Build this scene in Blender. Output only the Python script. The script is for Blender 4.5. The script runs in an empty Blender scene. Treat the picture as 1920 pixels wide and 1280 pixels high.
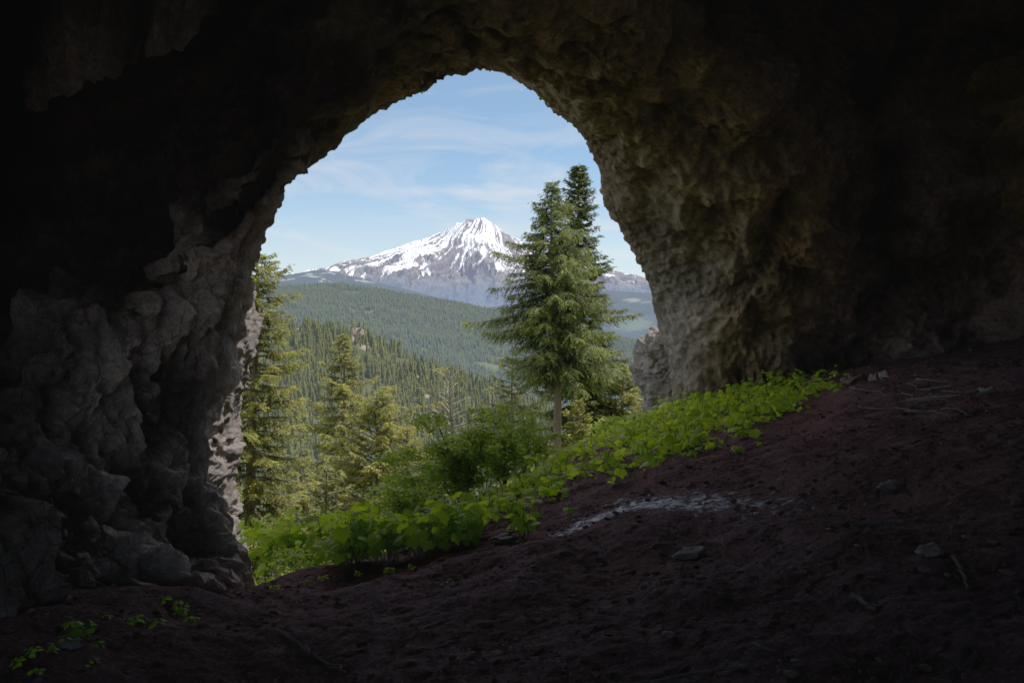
import bpy, math, random
import numpy as np
from mathutils import Vector, Matrix

random.seed(7)
RNG = np.random.default_rng(7)
scene = bpy.context.scene
COL = scene.collection

# ------------------------------------------------------------------ camera
F = 1500.0                      # focal length in photo pixels (1920 wide)
EYE = 1.36                      # eye height above the soil under the camera
PITCH = math.atan(40 / F)       # looking very slightly down
CP, SP = math.cos(PITCH), math.sin(PITCH)

def P(px, py, d):
    """world point seen at photo pixel px,py at forward distance d"""
    u, v = (px - 960) / F, (640 - py) / F
    fy = CP + v * SP
    fz = -SP + v * CP
    k = d / fy
    return np.array([u * k, d, EYE + fz * k])

def project(p):
    p = np.asarray(p, float)
    x, y, z = p[..., 0], p[..., 1], p[..., 2] - EYE
    dep = y * CP - z * SP
    up = y * SP + z * CP
    return 960 + F * x / dep, 640 - F * up / dep

cam_data = bpy.data.cameras.new("camera")
cam = bpy.data.objects.new("camera", cam_data)
COL.objects.link(cam)
cam.location = (0, 0, EYE)
cam.rotation_euler = (math.pi / 2 - PITCH, 0, 0)
cam_data.sensor_width = 36
cam_data.lens = 36 * F / 1920
cam_data.clip_start = 0.05
cam_data.clip_end = 200000
scene.camera = cam

# ------------------------------------------------------------------ numpy noise
_perm = np.random.default_rng(11).permutation(512).astype(np.int64)
_perm = np.concatenate([_perm % 512, _perm % 512])
_grad = np.random.default_rng(12).normal(size=(512, 3))
_grad /= np.linalg.norm(_grad, axis=1)[:, None]
_cell = np.random.default_rng(13).random((512, 3))
_cdir = np.random.default_rng(14).normal(size=(512, 3))

def _h(i, j, k):
    return _perm[(_perm[(_perm[i & 511] + j) & 511] + k) & 511]

def perlin(p):
    i = np.floor(p).astype(np.int64)
    f = p - i
    w = f * f * f * (f * (f * 6 - 15) + 10)
    out = np.zeros(len(p))
    for dx in (0, 1):
        wx = w[:, 0] if dx else 1 - w[:, 0]
        for dy in (0, 1):
            wy = w[:, 1] if dy else 1 - w[:, 1]
            for dz in (0, 1):
                wz = w[:, 2] if dz else 1 - w[:, 2]
                g = _grad[_h(i[:, 0] + dx, i[:, 1] + dy, i[:, 2] + dz)]
                out += wx * wy * wz * ((f - (dx, dy, dz)) * g).sum(1)
    return out * 1.5

def fbm(p, octv=4, gain=.5, lac=2.03, ridged=False):
    a, s, out = 1.0, 1.0, np.zeros(len(p))
    for o in range(octv):
        n = perlin(p * s + 17.3 * o)
        out += a * ((1 - 2 * np.abs(n)) if ridged else n)
        a *= gain
        s *= lac
    return out

def worley(p):
    """F1, F2, facet value (tilted plane of the nearest cell)"""
    i = np.floor(p).astype(np.int64)
    f1 = np.full(len(p), 9.0)
    f2 = np.full(len(p), 9.0)
    fac = np.zeros(len(p))
    for dx in (-1, 0, 1):
        for dy in (-1, 0, 1):
            for dz in (-1, 0, 1):
                h = _h(i[:, 0] + dx, i[:, 1] + dy, i[:, 2] + dz)
                r = p - (i + (dx, dy, dz) + _cell[h])
                d = np.sqrt((r * r).sum(1))
                near = d < f1
                f2 = np.where(near, f1, np.minimum(f2, d))
                fac = np.where(near, (r * _cdir[h]).sum(1) + _cdir[h][:, 0] * .5, fac)
                f1 = np.where(near, d, f1)
    return f1, f2, fac

def facets(p):
    """continuous noise made of flat facets meeting at creases (simplex-interpolated lattice values)"""
    i = np.floor(p).astype(np.int64)
    f = p - i
    o = np.argsort(-f, axis=1)
    fs = np.take_along_axis(f, o, 1)
    val = lambda c: _cell[_h(c[:, 0], c[:, 1], c[:, 2])][:, 0]
    c = i.copy()
    out = (1 - fs[:, 0]) * val(c)
    r = np.arange(len(p))
    for k in range(3):
        c[r, o[:, k]] += 1
        out += (fs[:, k] - (fs[:, k + 1] if k < 2 else 0)) * val(c)
    return out - .5

def sstep(a, b, x):
    t = np.clip((x - a) / (b - a), 0, 1)
    return t * t * (3 - 2 * t)

# ------------------------------------------------------------------ mesh helpers
def mesh_np(name, V, Fc, mats=(), smooth=True, attrs=None, midx=None):
    """Fc: one (n,k) array, or a list of such arrays"""
    V = np.asarray(V, np.float32)
    Fs = [np.asarray(f, np.int32) for f in (Fc if isinstance(Fc, list) else [Fc]) if len(f)]
    me = bpy.data.meshes.new(name)
    me.vertices.add(len(V))
    me.vertices.foreach_set("co", V.ravel())
    loops = np.concatenate([f.ravel() for f in Fs])
    tot = np.concatenate([np.full(len(f), f.shape[1], np.int32) for f in Fs])
    start = np.concatenate([[0], np.cumsum(tot)[:-1]]).astype(np.int32)
    me.loops.add(len(loops))
    me.loops.foreach_set("vertex_index", loops)
    me.polygons.add(len(tot))
    me.polygons.foreach_set("loop_start", start)
    me.polygons.foreach_set("loop_total", tot)
    if smooth:
        me.polygons.foreach_set("use_smooth", np.ones(len(tot), bool))
    for m in mats:
        me.materials.append(m)
    if midx is not None:
        me.polygons.foreach_set("material_index", np.asarray(midx, np.int32))
    me.update()
    me.validate()
    for k, a in (attrs or {}).items():
        a = np.asarray(a, np.float32)
        if a.ndim == 1:
            at = me.attributes.new(k, 'FLOAT', 'POINT')
            at.data.foreach_set("value", a)
        else:
            at = me.attributes.new(k, 'FLOAT_COLOR', 'POINT')
            at.data.foreach_set("color", np.hstack([a, np.ones((len(a), 1), np.float32)]).ravel())
    return me

def link(name, me, parent=None, label=None, cat=None, group=None, kind=None, loc=None):
    o = bpy.data.objects.new(name, me)
    COL.objects.link(o)
    if parent is not None:
        o.parent = parent
    if loc is not None:
        o.location = [float(c) for c in loc]
    tag(o, label, cat, group, kind)
    return o

def tag(o, label=None, cat=None, group=None, kind=None):
    for k, v in (("label", label), ("category", cat), ("group", group), ("kind", kind)):
        if v:
            o[k] = v
    return o

def thing(name, loc, label, cat, group=None):
    return link(name, None, label=label, cat=cat, group=group, loc=loc)

def copy_tree(o, loc=None, rz=None, sc=None, label=None, group=None, parent=None):
    c = o.copy()
    COL.objects.link(c)
    if parent is not None:
        c.parent = parent
    if loc is not None:
        c.location = [float(v) for v in loc]
    if rz is not None:
        c.rotation_euler = (0, 0, rz)
    if sc is not None:
        c.scale = (sc, sc, sc)
    if label:
        c["label"] = label
    if group:
        c["group"] = group
    for ch in list(o.children):
        copy_tree(ch, parent=c)
    return c

def grid_faces(nu, nv):
    i = np.arange(nu - 1)[:, None] * nv + np.arange(nv - 1)[None, :]
    return np.stack([i, i + nv, i + nv + 1, i + 1], -1).reshape(-1, 4)

def tube(path, rad, sides=6, seed=0.0):
    """tapered tube along a path; returns V, quads"""
    path = np.asarray(path, float)
    n = len(path)
    rad = np.broadcast_to(np.asarray(rad, float), (n,))
    t = np.gradient(path, axis=0)
    t /= np.linalg.norm(t, axis=1)[:, None] + 1e-9
    ref = np.where(np.abs(t[:, 2:3]) > .9, np.array([[1., 0, 0]]), np.array([[0., 0, 1]]))
    a = np.cross(t, ref)
    a /= np.linalg.norm(a, axis=1)[:, None] + 1e-9
    b = np.cross(t, a)
    th = np.linspace(0, 2 * math.pi, sides, endpoint=False) + seed
    V = path[:, None] + rad[:, None, None] * (np.cos(th)[None, :, None] * a[:, None] + np.sin(th)[None, :, None] * b[:, None])
    i = np.arange(n - 1)[:, None] * sides
    j = np.arange(sides)[None, :]
    j2 = (j + 1) % sides
    Q = np.stack([i + j, i + j2, i + sides + j2, i + sides + j], -1).reshape(-1, 4)
    return V.reshape(-1, 3), Q

class MB:
    """collects pieces into one mesh"""
    def __init__(s):
        s.V, s.Q, s.n = [], {}, 0
    def add(s, V, Fc):
        Fc = np.asarray(Fc)
        s.Q.setdefault(Fc.shape[1], []).append(Fc + s.n)
        s.V.append(np.asarray(V, float))
        s.n += len(V)
    def mesh(s, name, mats, smooth=True):
        return mesh_np(name, np.concatenate(s.V), [np.concatenate(q) for q in s.Q.values()], mats, smooth)

# ------------------------------------------------------------------ materials
class NT:
    def __init__(s, name):
        s.m = bpy.data.materials.new(name)
        s.m.use_nodes = True
        s.t = s.m.node_tree
        s.t.nodes.clear()
        s.out = s.t.nodes.new("ShaderNodeOutputMaterial")
    def n(s, typ, **kw):
        nd = s.t.nodes.new("ShaderNode" + typ)
        ins = kw.pop("ins", {})
        for k, v in kw.items():
            setattr(nd, k, v)
        for k, v in ins.items():
            if isinstance(v, bpy.types.NodeSocket):
                s.t.links.new(v, nd.inputs[k])
            else:
                nd.inputs[k].default_value = v
        return nd
    def noise(s, scale, detail=6, rough=.6, vec=None, dist=0):
        ins = {"Scale": scale, "Detail": detail, "Roughness": rough, "Distortion": dist}
        if vec is not None:
            ins["Vector"] = vec
        return s.n("TexNoise", ins=ins).outputs["Fac"]
    def ramp(s, fac, stops):
        r = s.n("ValToRGB", ins={"Fac": fac})
        el = r.color_ramp.elements
        while len(el) < len(stops):
            el.new(.5)
        for e, (p, c) in zip(el, stops):
            e.position = p
            e.color = (c[0], c[1], c[2], 1) if not isinstance(c, (int, float)) else (c, c, c, 1)
        return r.outputs["Color"]
    def mix(s, fac, a, b, blend='MIX'):
        m = s.n("Mix", data_type='RGBA', blend_type=blend)
        for idx, v in ((0, fac), (6, a), (7, b)):
            if isinstance(v, bpy.types.NodeSocket):
                s.t.links.new(v, m.inputs[idx])
            elif idx == 0:
                m.inputs[0].default_value = v
            else:
                m.inputs[idx].default_value = (*v, 1) if len(v) == 3 else v
        return m.outputs[2]
    def math(s, op, a, b=0.0, clamp=False):
        m = s.n("Math", operation=op, use_clamp=clamp)
        for i, v in enumerate((a, b)):
            if isinstance(v, bpy.types.NodeSocket):
                s.t.links.new(v, m.inputs[i])
            else:
                m.inputs[i].default_value = v
        return m.outputs[0]
    def attr(s, name, out="Fac"):
        return s.n("Attribute", attribute_name=name).outputs[out]
    def bump(s, h, strength=.5, dist=.02, normal=None):
        ins = {"Height": h, "Strength": strength, "Distance": dist}
        if normal is not None:
            ins["Normal"] = normal
        return s.n("Bump", ins=ins).outputs["Normal"]
    def bsdf(s, color, rough=.9, spec=.2, normal=None, emis=None, estr=0.0):
        ins = {"Base Color": color if isinstance(color, bpy.types.NodeSocket) else (*color, 1),
               "Roughness": rough, "Specular IOR Level": spec}
        if normal is not None:
            ins["Normal"] = normal
        if emis is not None:
            ins["Emission Color"] = emis if isinstance(emis, bpy.types.NodeSocket) else (*emis, 1)
            ins["Emission Strength"] = estr
        return s.n("BsdfPrincipled", ins=ins).outputs[0]
    def done(s, shader):
        s.t.links.new(shader, s.out.inputs["Surface"])
        return s.m

def pos(nt):
    return nt.n("NewGeometry").outputs["Position"]

def mat_foliage(name, dark, light, trans=.35, ttint=(1.15, 1.25, .5), clump=.8, rough=.6, spec=.1, tips=False):
    nt = NT(name)
    tc = nt.n("TexCoord").outputs["Object"]
    ri = nt.n("NewGeometry").outputs["Random Per Island"]
    c = nt.noise(clump, 3, .6, tc)
    f = nt.math('ADD', nt.math('MULTIPLY', nt.math('SUBTRACT', c, .5), 1.6), nt.math('MULTIPLY', ri, .8), True)
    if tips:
        f = nt.math('MULTIPLY', nt.math('ADD', f, .25), nt.attr("tip"), True)  # inner sprays darker: crown shade painted in along with older needles
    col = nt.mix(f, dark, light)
    b = nt.bsdf(col, rough, spec)
    tr = nt.n("BsdfTranslucent", ins={"Color": nt.mix(1.0, col, ttint, 'MULTIPLY')}).outputs[0]
    return nt.done(nt.n("MixShader", ins={0: trans, 1: b, 2: tr}).outputs[0])

def mat_bark(name, a, b, scale=14):
    nt = NT(name)
    tc = nt.n("TexCoord").outputs["Object"]
    mp = nt.n("Mapping", ins={"Vector": tc, "Scale": (1, 1, .22)}).outputs[0]
    n = nt.noise(scale, 6, .7, mp, .6)
    col = nt.ramp(n, [(.3, a), (.7, b)])
    return nt.done(nt.bsdf(col, .95, .1, nt.bump(n, .9, .03)))

def mat_plain(name, a, b, scale=20, rough=.8, bump=.4, bdist=.006, spec=.2):
    nt = NT(name)
    tc = nt.n("TexCoord").outputs["Object"]
    n = nt.noise(scale, 6, .65, tc)
    col = nt.ramp(n, [(.32, a), (.7, b)])
    return nt.done(nt.bsdf(col, rough, spec, nt.bump(n, bump, bdist)))

M = {}
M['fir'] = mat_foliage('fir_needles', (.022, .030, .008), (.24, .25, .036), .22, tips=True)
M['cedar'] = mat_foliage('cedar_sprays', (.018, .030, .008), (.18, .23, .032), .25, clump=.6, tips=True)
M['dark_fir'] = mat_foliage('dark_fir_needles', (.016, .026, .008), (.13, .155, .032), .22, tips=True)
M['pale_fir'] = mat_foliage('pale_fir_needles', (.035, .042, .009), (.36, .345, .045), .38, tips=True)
M['bark'] = mat_bark('conifer_bark', (.10, .07, .045), (.26, .17, .10))
M['limb'] = mat_bark('limb_bark', (.09, .075, .055), (.21, .18, .13), 20)
M['dead'] = mat_bark('bleached_wood', (.20, .185, .155), (.42, .39, .32), 25)
M['shrub_leaf'] = mat_foliage('shrub_leaves', (.15, .24, .020), (.36, .48, .035), .45, (1.2, 1.3, .35), 1.6)
M['berry_leaf'] = mat_foliage('broad_leaves', (.22, .35, .018), (.42, .56, .032), .5, (1.25, 1.35, .25), 2.5, .6, .1)
M['sprig'] = mat_foliage('sunny_leaves', (.16, .22, .02), (.25, .30, .03), .4, (1.2, 1.2, .3))
M['stem'] = mat_plain('green_stem', (.05, .07, .02), (.10, .13, .04), 30)
M['twig'] = mat_bark('dark_twig', (.025, .02, .016), (.06, .05, .04), 30)
M['stick'] = mat_bark('weathered_stick', (.06, .048, .042), (.17, .14, .12), 30)
M['darkstick'] = mat_bark('dark_stick', (.055, .04, .035), (.15, .12, .10), 30)
M['stone'] = mat_plain('dusty_stone', (.09, .064, .055), (.22, .17, .15), 9, .95, .6, .012)
M['fern'] = mat_foliage('fern_fronds', (.06, .11, .02), (.13, .20, .03), .3)
M['clod'] = mat_foliage('soil_clods', (.03, .015, .013), (.17, .10, .088), 0., (1, 1, 1), 3., .95, .05)

def mat_soil():
    nt = NT('cave_soil')
    p = pos(nt)
    big = nt.noise(.55, 5, .6, p)
    med = nt.noise(5, 8, .7, p, .4)
    fine = nt.noise(38, 6, .75, p)
    grit = nt.n("TexVoronoi", ins={"Vector": p, "Scale": 46.0}).outputs["Distance"]
    col = nt.ramp(med, [(.30, (.026, .0115, .013)), (.52, (.060, .026, .028)), (.75, (.14, .074, .074))])
    col = nt.mix(nt.ramp(big, [(.40, 0.), (.65, .65)]), col, (.065, .027, .022))
    col = nt.mix(nt.ramp(fine, [(.50, 0.), (.72, .7)]), col, (.18, .12, .11))
    out = nt.attr("outside")
    grass = nt.ramp(fine, [(.3, (.03, .035, .012)), (.7, (.09, .10, .03))])
    col = nt.mix(out, col, grass)
    wet = nt.attr("wet")
    wn = nt.noise(13, 8, .8, p, .4)
    wf = nt.ramp(nt.math('ADD', wn, nt.math('MULTIPLY', wet, .36)), [(.83, 0.), (.96, 1.)])
    col = nt.mix(wf, col, (.36, .39, .52))  # pale blue sky sheen painted into the colour of the wet patches
    rough = nt.ramp(wf, [(0., .92), (1., .22)])
    h = nt.math('ADD', nt.math('MULTIPLY', med, .8), nt.math('ADD', nt.math('MULTIPLY', fine, .45), nt.math('MULTIPLY', grit, .25)))
    bst = nt.ramp(wf, [(0., 1.), (1., .35)])
    b = nt.n("Bump", ins={"Height": h, "Strength": bst, "Distance": .025}).outputs["Normal"]
    spec = nt.ramp(wf, [(0., .03), (1., .9)])
    return nt.done(nt.bsdf(col, rough, spec, b))

def mat_cave():
    nt = NT('cave_rock')
    p = pos(nt)
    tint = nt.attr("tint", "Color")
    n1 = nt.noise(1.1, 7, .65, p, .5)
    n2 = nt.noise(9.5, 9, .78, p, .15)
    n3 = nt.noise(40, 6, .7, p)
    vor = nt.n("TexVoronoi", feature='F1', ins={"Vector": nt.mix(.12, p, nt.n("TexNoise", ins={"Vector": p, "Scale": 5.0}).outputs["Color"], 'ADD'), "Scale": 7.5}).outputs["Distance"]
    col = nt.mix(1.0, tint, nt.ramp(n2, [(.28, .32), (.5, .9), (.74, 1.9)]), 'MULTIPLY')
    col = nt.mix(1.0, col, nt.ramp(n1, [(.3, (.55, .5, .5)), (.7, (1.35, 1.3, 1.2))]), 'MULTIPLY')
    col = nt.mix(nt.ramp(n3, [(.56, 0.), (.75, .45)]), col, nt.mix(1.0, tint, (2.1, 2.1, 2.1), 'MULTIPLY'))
    col = nt.mix(1.0, col, nt.ramp(nt.attr("cav"), [(.20, .25), (.5, .9), (.8, 1.5)]), 'MULTIPLY')  # occlusion shade and crack stains painted into recesses, raised rock lightened
    vw = nt.mix(.10, p, nt.n("TexNoise", ins={"Vector": p, "Scale": 6.0, "Detail": 4.0}).outputs["Color"], 'ADD')
    vm = nt.n("Mapping", ins={"Vector": vw, "Rotation": (.5, .35, .2), "Scale": (1, 1, .5)}).outputs[0]
    ck = nt.n("TexVoronoi", feature='DISTANCE_TO_EDGE', ins={"Vector": vm, "Scale": 3.4}).outputs["Distance"]
    ck2 = nt.n("TexVoronoi", feature='DISTANCE_TO_EDGE', ins={"Vector": vm, "Scale": 10.0}).outputs["Distance"]
    ckm = nt.ramp(nt.noise(1.7, 4, .6, p), [(.46, 0.), (.58, 1.)])
    crk = nt.math('MULTIPLY', nt.ramp(ck, [(.0, .55), (.02, 1.)]), nt.ramp(ck2, [(.0, .8), (.04, 1.)]))
    col = nt.mix(ckm, col, nt.mix(1.0, col, crk, 'MULTIPLY'))
    moss = nt.math('MULTIPLY', nt.ramp(nt.noise(2.3, 6, .7, p), [(.55, 0.), (.72, 1.)]), .4)
    col = nt.mix(moss, col, (.055, .06, .022))
    pale = nt.ramp(nt.noise(3.1, 8, .75, p, 1.2), [(.63, 0.), (.72, .7)])
    col = nt.mix(nt.math('MULTIPLY', pale, nt.attr("pale")), col, (.38, .36, .33))
    h = nt.math('ADD', nt.math('MULTIPLY', n2, 1.0), nt.math('ADD', nt.math('MULTIPLY', n3, .35), nt.math('ADD', nt.math('MULTIPLY', vor, .4), nt.math('MULTIPLY', crk, .5))))
    return nt.done(nt.bsdf(col, .93, .15, nt.bump(h, .95, .08)))

def mat_cliff(name='sunny_cliff_rock', a=(.11, .09, .08), b=(.33, .28, .25)):
    nt = NT(name)
    p = pos(nt)
    n2 = nt.noise(4.5, 8, .72, p, .8)
    n3 = nt.noise(26, 6, .7, p)
    col = nt.ramp(n2, [(.3, a), (.65, b)])
    col = nt.mix(nt.ramp(nt.noise(2.2, 5, .7, p), [(.52, 0.), (.66, .6)]), col, (.09, .09, .045))
    h = nt.math('ADD', n2, nt.math('MULTIPLY', n3, .4))
    return nt.done(nt.bsdf(col, .95, .15, nt.bump(h, 1., .08)))

M['soil'] = mat_soil()
M['cave'] = mat_cave()
M['cliff'] = mat_cliff()
M['rubble'] = mat_cliff('outcrop_rock', (.095, .072, .07), (.27, .22, .205))

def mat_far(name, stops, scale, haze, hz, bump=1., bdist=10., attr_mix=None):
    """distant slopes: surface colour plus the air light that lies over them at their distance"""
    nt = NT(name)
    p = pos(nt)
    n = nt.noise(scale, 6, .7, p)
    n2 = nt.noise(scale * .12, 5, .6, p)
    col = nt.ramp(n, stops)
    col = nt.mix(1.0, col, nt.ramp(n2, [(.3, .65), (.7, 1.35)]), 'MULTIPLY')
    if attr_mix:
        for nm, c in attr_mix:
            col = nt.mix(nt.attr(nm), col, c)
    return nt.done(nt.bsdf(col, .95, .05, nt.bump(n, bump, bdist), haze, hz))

AIR = (.30, .42, .74)  # haze tint, painted onto far slopes and trees as faint emission
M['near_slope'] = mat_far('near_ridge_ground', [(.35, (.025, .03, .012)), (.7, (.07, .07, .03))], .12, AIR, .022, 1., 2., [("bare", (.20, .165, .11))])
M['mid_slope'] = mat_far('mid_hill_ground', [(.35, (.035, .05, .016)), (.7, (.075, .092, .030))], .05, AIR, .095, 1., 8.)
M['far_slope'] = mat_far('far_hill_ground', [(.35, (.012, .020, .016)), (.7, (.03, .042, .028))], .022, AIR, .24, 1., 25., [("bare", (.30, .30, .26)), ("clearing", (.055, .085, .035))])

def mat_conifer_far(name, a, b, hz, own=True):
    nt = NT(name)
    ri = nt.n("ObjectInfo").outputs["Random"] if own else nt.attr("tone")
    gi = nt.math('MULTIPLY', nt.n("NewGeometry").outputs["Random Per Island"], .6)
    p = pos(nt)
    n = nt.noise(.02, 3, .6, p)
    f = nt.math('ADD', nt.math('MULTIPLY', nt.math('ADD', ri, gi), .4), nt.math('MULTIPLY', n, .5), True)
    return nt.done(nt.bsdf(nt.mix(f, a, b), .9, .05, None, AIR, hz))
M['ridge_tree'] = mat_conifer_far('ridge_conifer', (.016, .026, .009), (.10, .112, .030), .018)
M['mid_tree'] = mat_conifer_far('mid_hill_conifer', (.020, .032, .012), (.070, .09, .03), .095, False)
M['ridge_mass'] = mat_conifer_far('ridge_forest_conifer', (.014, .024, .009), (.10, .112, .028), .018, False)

def mat_mountain():
    nt = NT('snow_and_scree')
    p = pos(nt)
    snow = nt.attr("snow")
    forest = nt.attr("forest")
    n = nt.noise(.006, 8, .7, p)
    rock = nt.ramp(n, [(.3, (.09, .082, .092)), (.7, (.22, .20, .205))])
    rock = nt.mix(forest, rock, nt.ramp(n, [(.3, (.020, .032, .030)), (.7, (.05, .065, .055))]))
    nn = nt.noise(.012, 8, .75, p)
    sf = nt.ramp(nt.math('ADD', snow, nt.math('MULTIPLY', nt.math('SUBTRACT', nn, .5), .55)), [(.42, 0.), (.56, 1.)])
    col = nt.mix(sf, rock, (.86, .87, .90))
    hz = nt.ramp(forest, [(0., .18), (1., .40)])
    return nt.done(nt.bsdf(col, .9, .1, nt.bump(n, 1., 60.), (.33, .44, .76), hz))  # haze painted in as emission, stronger over the forested foot
M['mountain'] = mat_mountain()

# ------------------------------------------------------------------ the ground
BX, CY = .218, -.069
CREST = np.array([(-9, 7.2), (-4.5, 7.6), (-2.5, 8.1), (-1.2, 8.9), (-.4, 9.9), (.4, 12.2), (2.0, 15.2), (3.0, 17.4), (5, 21), (14, 30)], float)

def crest_dist(x, y):
    """signed distance beyond the lip of the cave floor (positive outside)"""
    best = np.full(x.shape, 1e9)
    sign = np.zeros(x.shape)
    for a, b in zip(CREST[:-1], CREST[1:]):
        d = b - a
        L2 = (d * d).sum()
        t = np.clip(((x - a[0]) * d[0] + (y - a[1]) * d[1]) / L2, 0, 1)
        ex, ey = x - a[0] - t * d[0], y - a[1] - t * d[1]
        dist = np.hypot(ex, ey)
        s = np.sign(d[0] * (y - a[1]) - d[1] * (x - a[0]))
        m = dist < best - 1e-9
        best = np.where(m, dist, best)
        sign = np.where(m, s, sign)
    return best * sign

def base_h(x, y):
    x, y = np.asarray(x, float), np.asarray(y, float)
    q = crest_dist(x, y)
    out = np.where(q > 30, 30, np.log1p(np.exp(np.clip(q * 1.6, -30, 30 * 1.6))) / 1.6)
    out = np.where(q > 25, q, out)
    drop = .62 * out
    xs = np.where(np.abs(x) < 16, x, np.sign(x) * (16 + (np.abs(x) - 16) * .3))
    h = BX * xs + CY * np.clip(y, -20, 20) - drop
    # floor banks up a little against the left wall
    h += .72 * sstep(-1.0, -2.8, x) * sstep(7.4, 4.0, y)
    return h

def ground_z(x, y):
    return float(base_h(np.array([x]), np.array([y]))[0])

def on_ground(px, py):
    """where the sight line through that photo point meets the soil"""
    lo, hi = 1.5, 60.0
    for n_ in (600, 60, 40):
        d = np.linspace(lo, hi, n_)
        p = P(px, py, 1.0)
        pts = np.array([0, 0, EYE]) + (p - np.array([0, 0, EYE]))[None] * d[:, None]
        under = pts[:, 2] < base_h(pts[:, 0], pts[:, 1])
        if not under.any():
            return P(px, py, 12)
        k = max(1, int(np.argmax(under)))
        lo, hi = d[k - 1], d[k]
    q = pts[k]
    q[2] = ground_z(q[0], q[1])
    return q

def ax(*seg):
    out = []
    for a, b, st in seg:
        out.append(np.arange(a, b, st))
    return np.concatenate(out)

gx = ax((-90, -14, 4), (-14, -5, .25), (-5, 7.5, .028), (7.5, 15, .2), (15, 92, 4))
gy = ax((-14, 1.5, .3), (1.5, 2.8, .04), (2.8, 9, .022), (9, 18, .045), (18, 40, .5), (40, 130, 4))
X, Y = np.meshgrid(gx, gy, indexing='ij')
xf, yf = X.ravel(), Y.ravel()
H = base_h(xf, yf)
WET = np.array([on_ground(*p)[:2] for p in ((1015, 1003), (1090, 978), (1170, 948), (1260, 938), (1340, 936), (1440, 942), (1580, 938), (1720, 935))])
wd = np.full(len(xf), 9.)
wt = np.zeros(len(xf))
for i, (a, b) in enumerate(zip(WET[:-1], WET[1:])):
    d = b - a
    t = np.clip(((xf - a[0]) * d[0] + (yf - a[1]) * d[1]) / (d * d).sum(), 0, 1)
    dd = np.hypot(xf - a[0] - t * d[0], yf - a[1] - t * d[1])
    m = dd < wd
    wd = np.where(m, dd, wd)
    wt = np.where(m, (i + t) / (len(WET) - 1), wt)
wwid = .26 + .55 * sstep(0, .4, wt)
wet = np.exp(-(wd / wwid) ** 2) * (1 - .36 * sstep(.45, .95, wt))
p3 = np.stack([xf, yf, 0 * xf], 1)
near = (yf > -3) & (yf < 20) & (np.abs(xf) < 13)
dis = .14 * perlin(p3 * .45) + .07 * perlin(p3 * 1.3 + 5)
sub = p3[near]
nz = np.zeros(len(xf))
nz[near] = .045 * perlin(sub * 2.6 + 9) + .016 * np.clip(fbm(sub * 7.5 + 3, 4, .65), -.6, 1) + .010 * fbm(sub * 22 + 1, 2, .6)
w1, w2, _ = worley(sub * np.array([13, 13, 1]) + .3 * fbm(sub * 3, 2)[:, None])
nz[near] += .006 * np.clip(.75 - w1, 0, 1)
H = H + dis * sstep(22, 14, yf) + nz * (1 - .5 * wet) - .05 * wet
far = yf > 22
H = np.where(far, H + .6 * perlin(p3 * .12), H)
outside = sstep(.2, 2.0, crest_dist(xf, yf))
me = mesh_np("ground", np.stack([xf, yf, H], 1), grid_faces(len(gx), len(gy))[:, ::-1][:, [3, 2, 1, 0]], [M['soil']], True, {"wet": wet, "outside": outside})
link("ground", me, kind="structure")

# ------------------------------------------------------------------ the cave
def catmull(C, u):
    """C (K,...) control values, u in [0,K-1]"""
    K = len(C)
    i = np.clip(np.floor(u).astype(int), 0, K - 2)
    f = (u - i).reshape((-1,) + (1,) * (C.ndim - 1))
    p0, p1, p2, p3_ = C[np.clip(i - 1, 0, K - 1)], C[i], C[i + 1], C[np.clip(i + 2, 0, K - 1)]
    return .5 * (2 * p1 + (p2 - p0) * f + (2 * p0 - 5 * p1 + 4 * p2 - p3_) * f ** 2 + (3 * p1 - p0 - 3 * p2 + p3_) * f ** 3)

RIM = [(492, 1150, 7.1), (455, 1040, 7.2), (412, 930, 7.4), (388, 860, 7.5), (424, 720, 7.6), (446, 590, 7.7), (474, 478, 7.8), (525, 362, 8.0),
       (624, 268, 8.5), (750, 176, 9.5), (893, 121, 10.9), (1005, 168, 12.3), (1098, 262, 13.7), (1150, 390, 14.8), (1206, 500, 15.8),
       (1232, 600, 16.5), (1258, 690, 16.6), (1270, 830, 16.6)]
REV = [(370, 1180, 6.2), (310, 1050, 6.2), (250, 930, 6.2), (230, 850, 6.2), (250, 710, 6.3), (280, 590, 6.4), (330, 478, 6.5), (420, 368, 6.6),
       (525, 262, 6.7), (640, 118, 6.4), (850, 10, 6.7), (1080, -10, 7.7), (1280, 90, 9.8), (1420, 220, 11.7), (1480, 380, 13.4),
       (1470, 520, 14.3), (1400, 650, 15.4), (1400, 800, 15.4)]
WAL = [(190, 1220, 5.1), (140, 1060, 5.1), (100, 930, 5.1), (80, 820, 5.1), (90, 690, 5.3), (200, 560, 6.0), (260, 450, 7.0), (330, 340, 8.2),
       (430, 190, 9.4), (520, 0, 10.0), (850, -120, 9.6), (1180, -120, 10.4), (1450, 0, 12.0), (1640, 180, 14.0), (1700, 370, 15.0),
       (1700, 500, 15.4), (1650, 630, 15.8), (1650, 790, 15.6)]
EDG = [(-60, 1290, 4.0), (-90, 1090, 4.0), (-100, 930, 4.0), (-110, 800, 4.1), (-120, 680, 4.6), (-100, 520, 5.8), (-80, 380, 7.2), (-20, 200, 8.6),
       (120, -30, 9.6), (400, -260, 9.6), (850, -420, 8.6), (1250, -380, 9.2), (1600, -220, 10.8), (1900, 0, 13.0), (2060, 250, 14.0),
       (2060, 450, 14.2), (2010, 590, 14.2), (2000, 740, 14.0)]
J = len(RIM)
ctr = np.array([850., 640.])
EXT, EXF = [], []
for px, py, d in RIM:
    v = np.array([px, py]) - ctr
    EXT.append((*(ctr + v * 1.28), d + 1.3))
    EXF.append((*(ctr + v * 1.75), d + 2.4))
curves = [np.array([P(*p) for p in c]) for c in (EXF, EXT, RIM, REV, WAL, EDG)]
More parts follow.
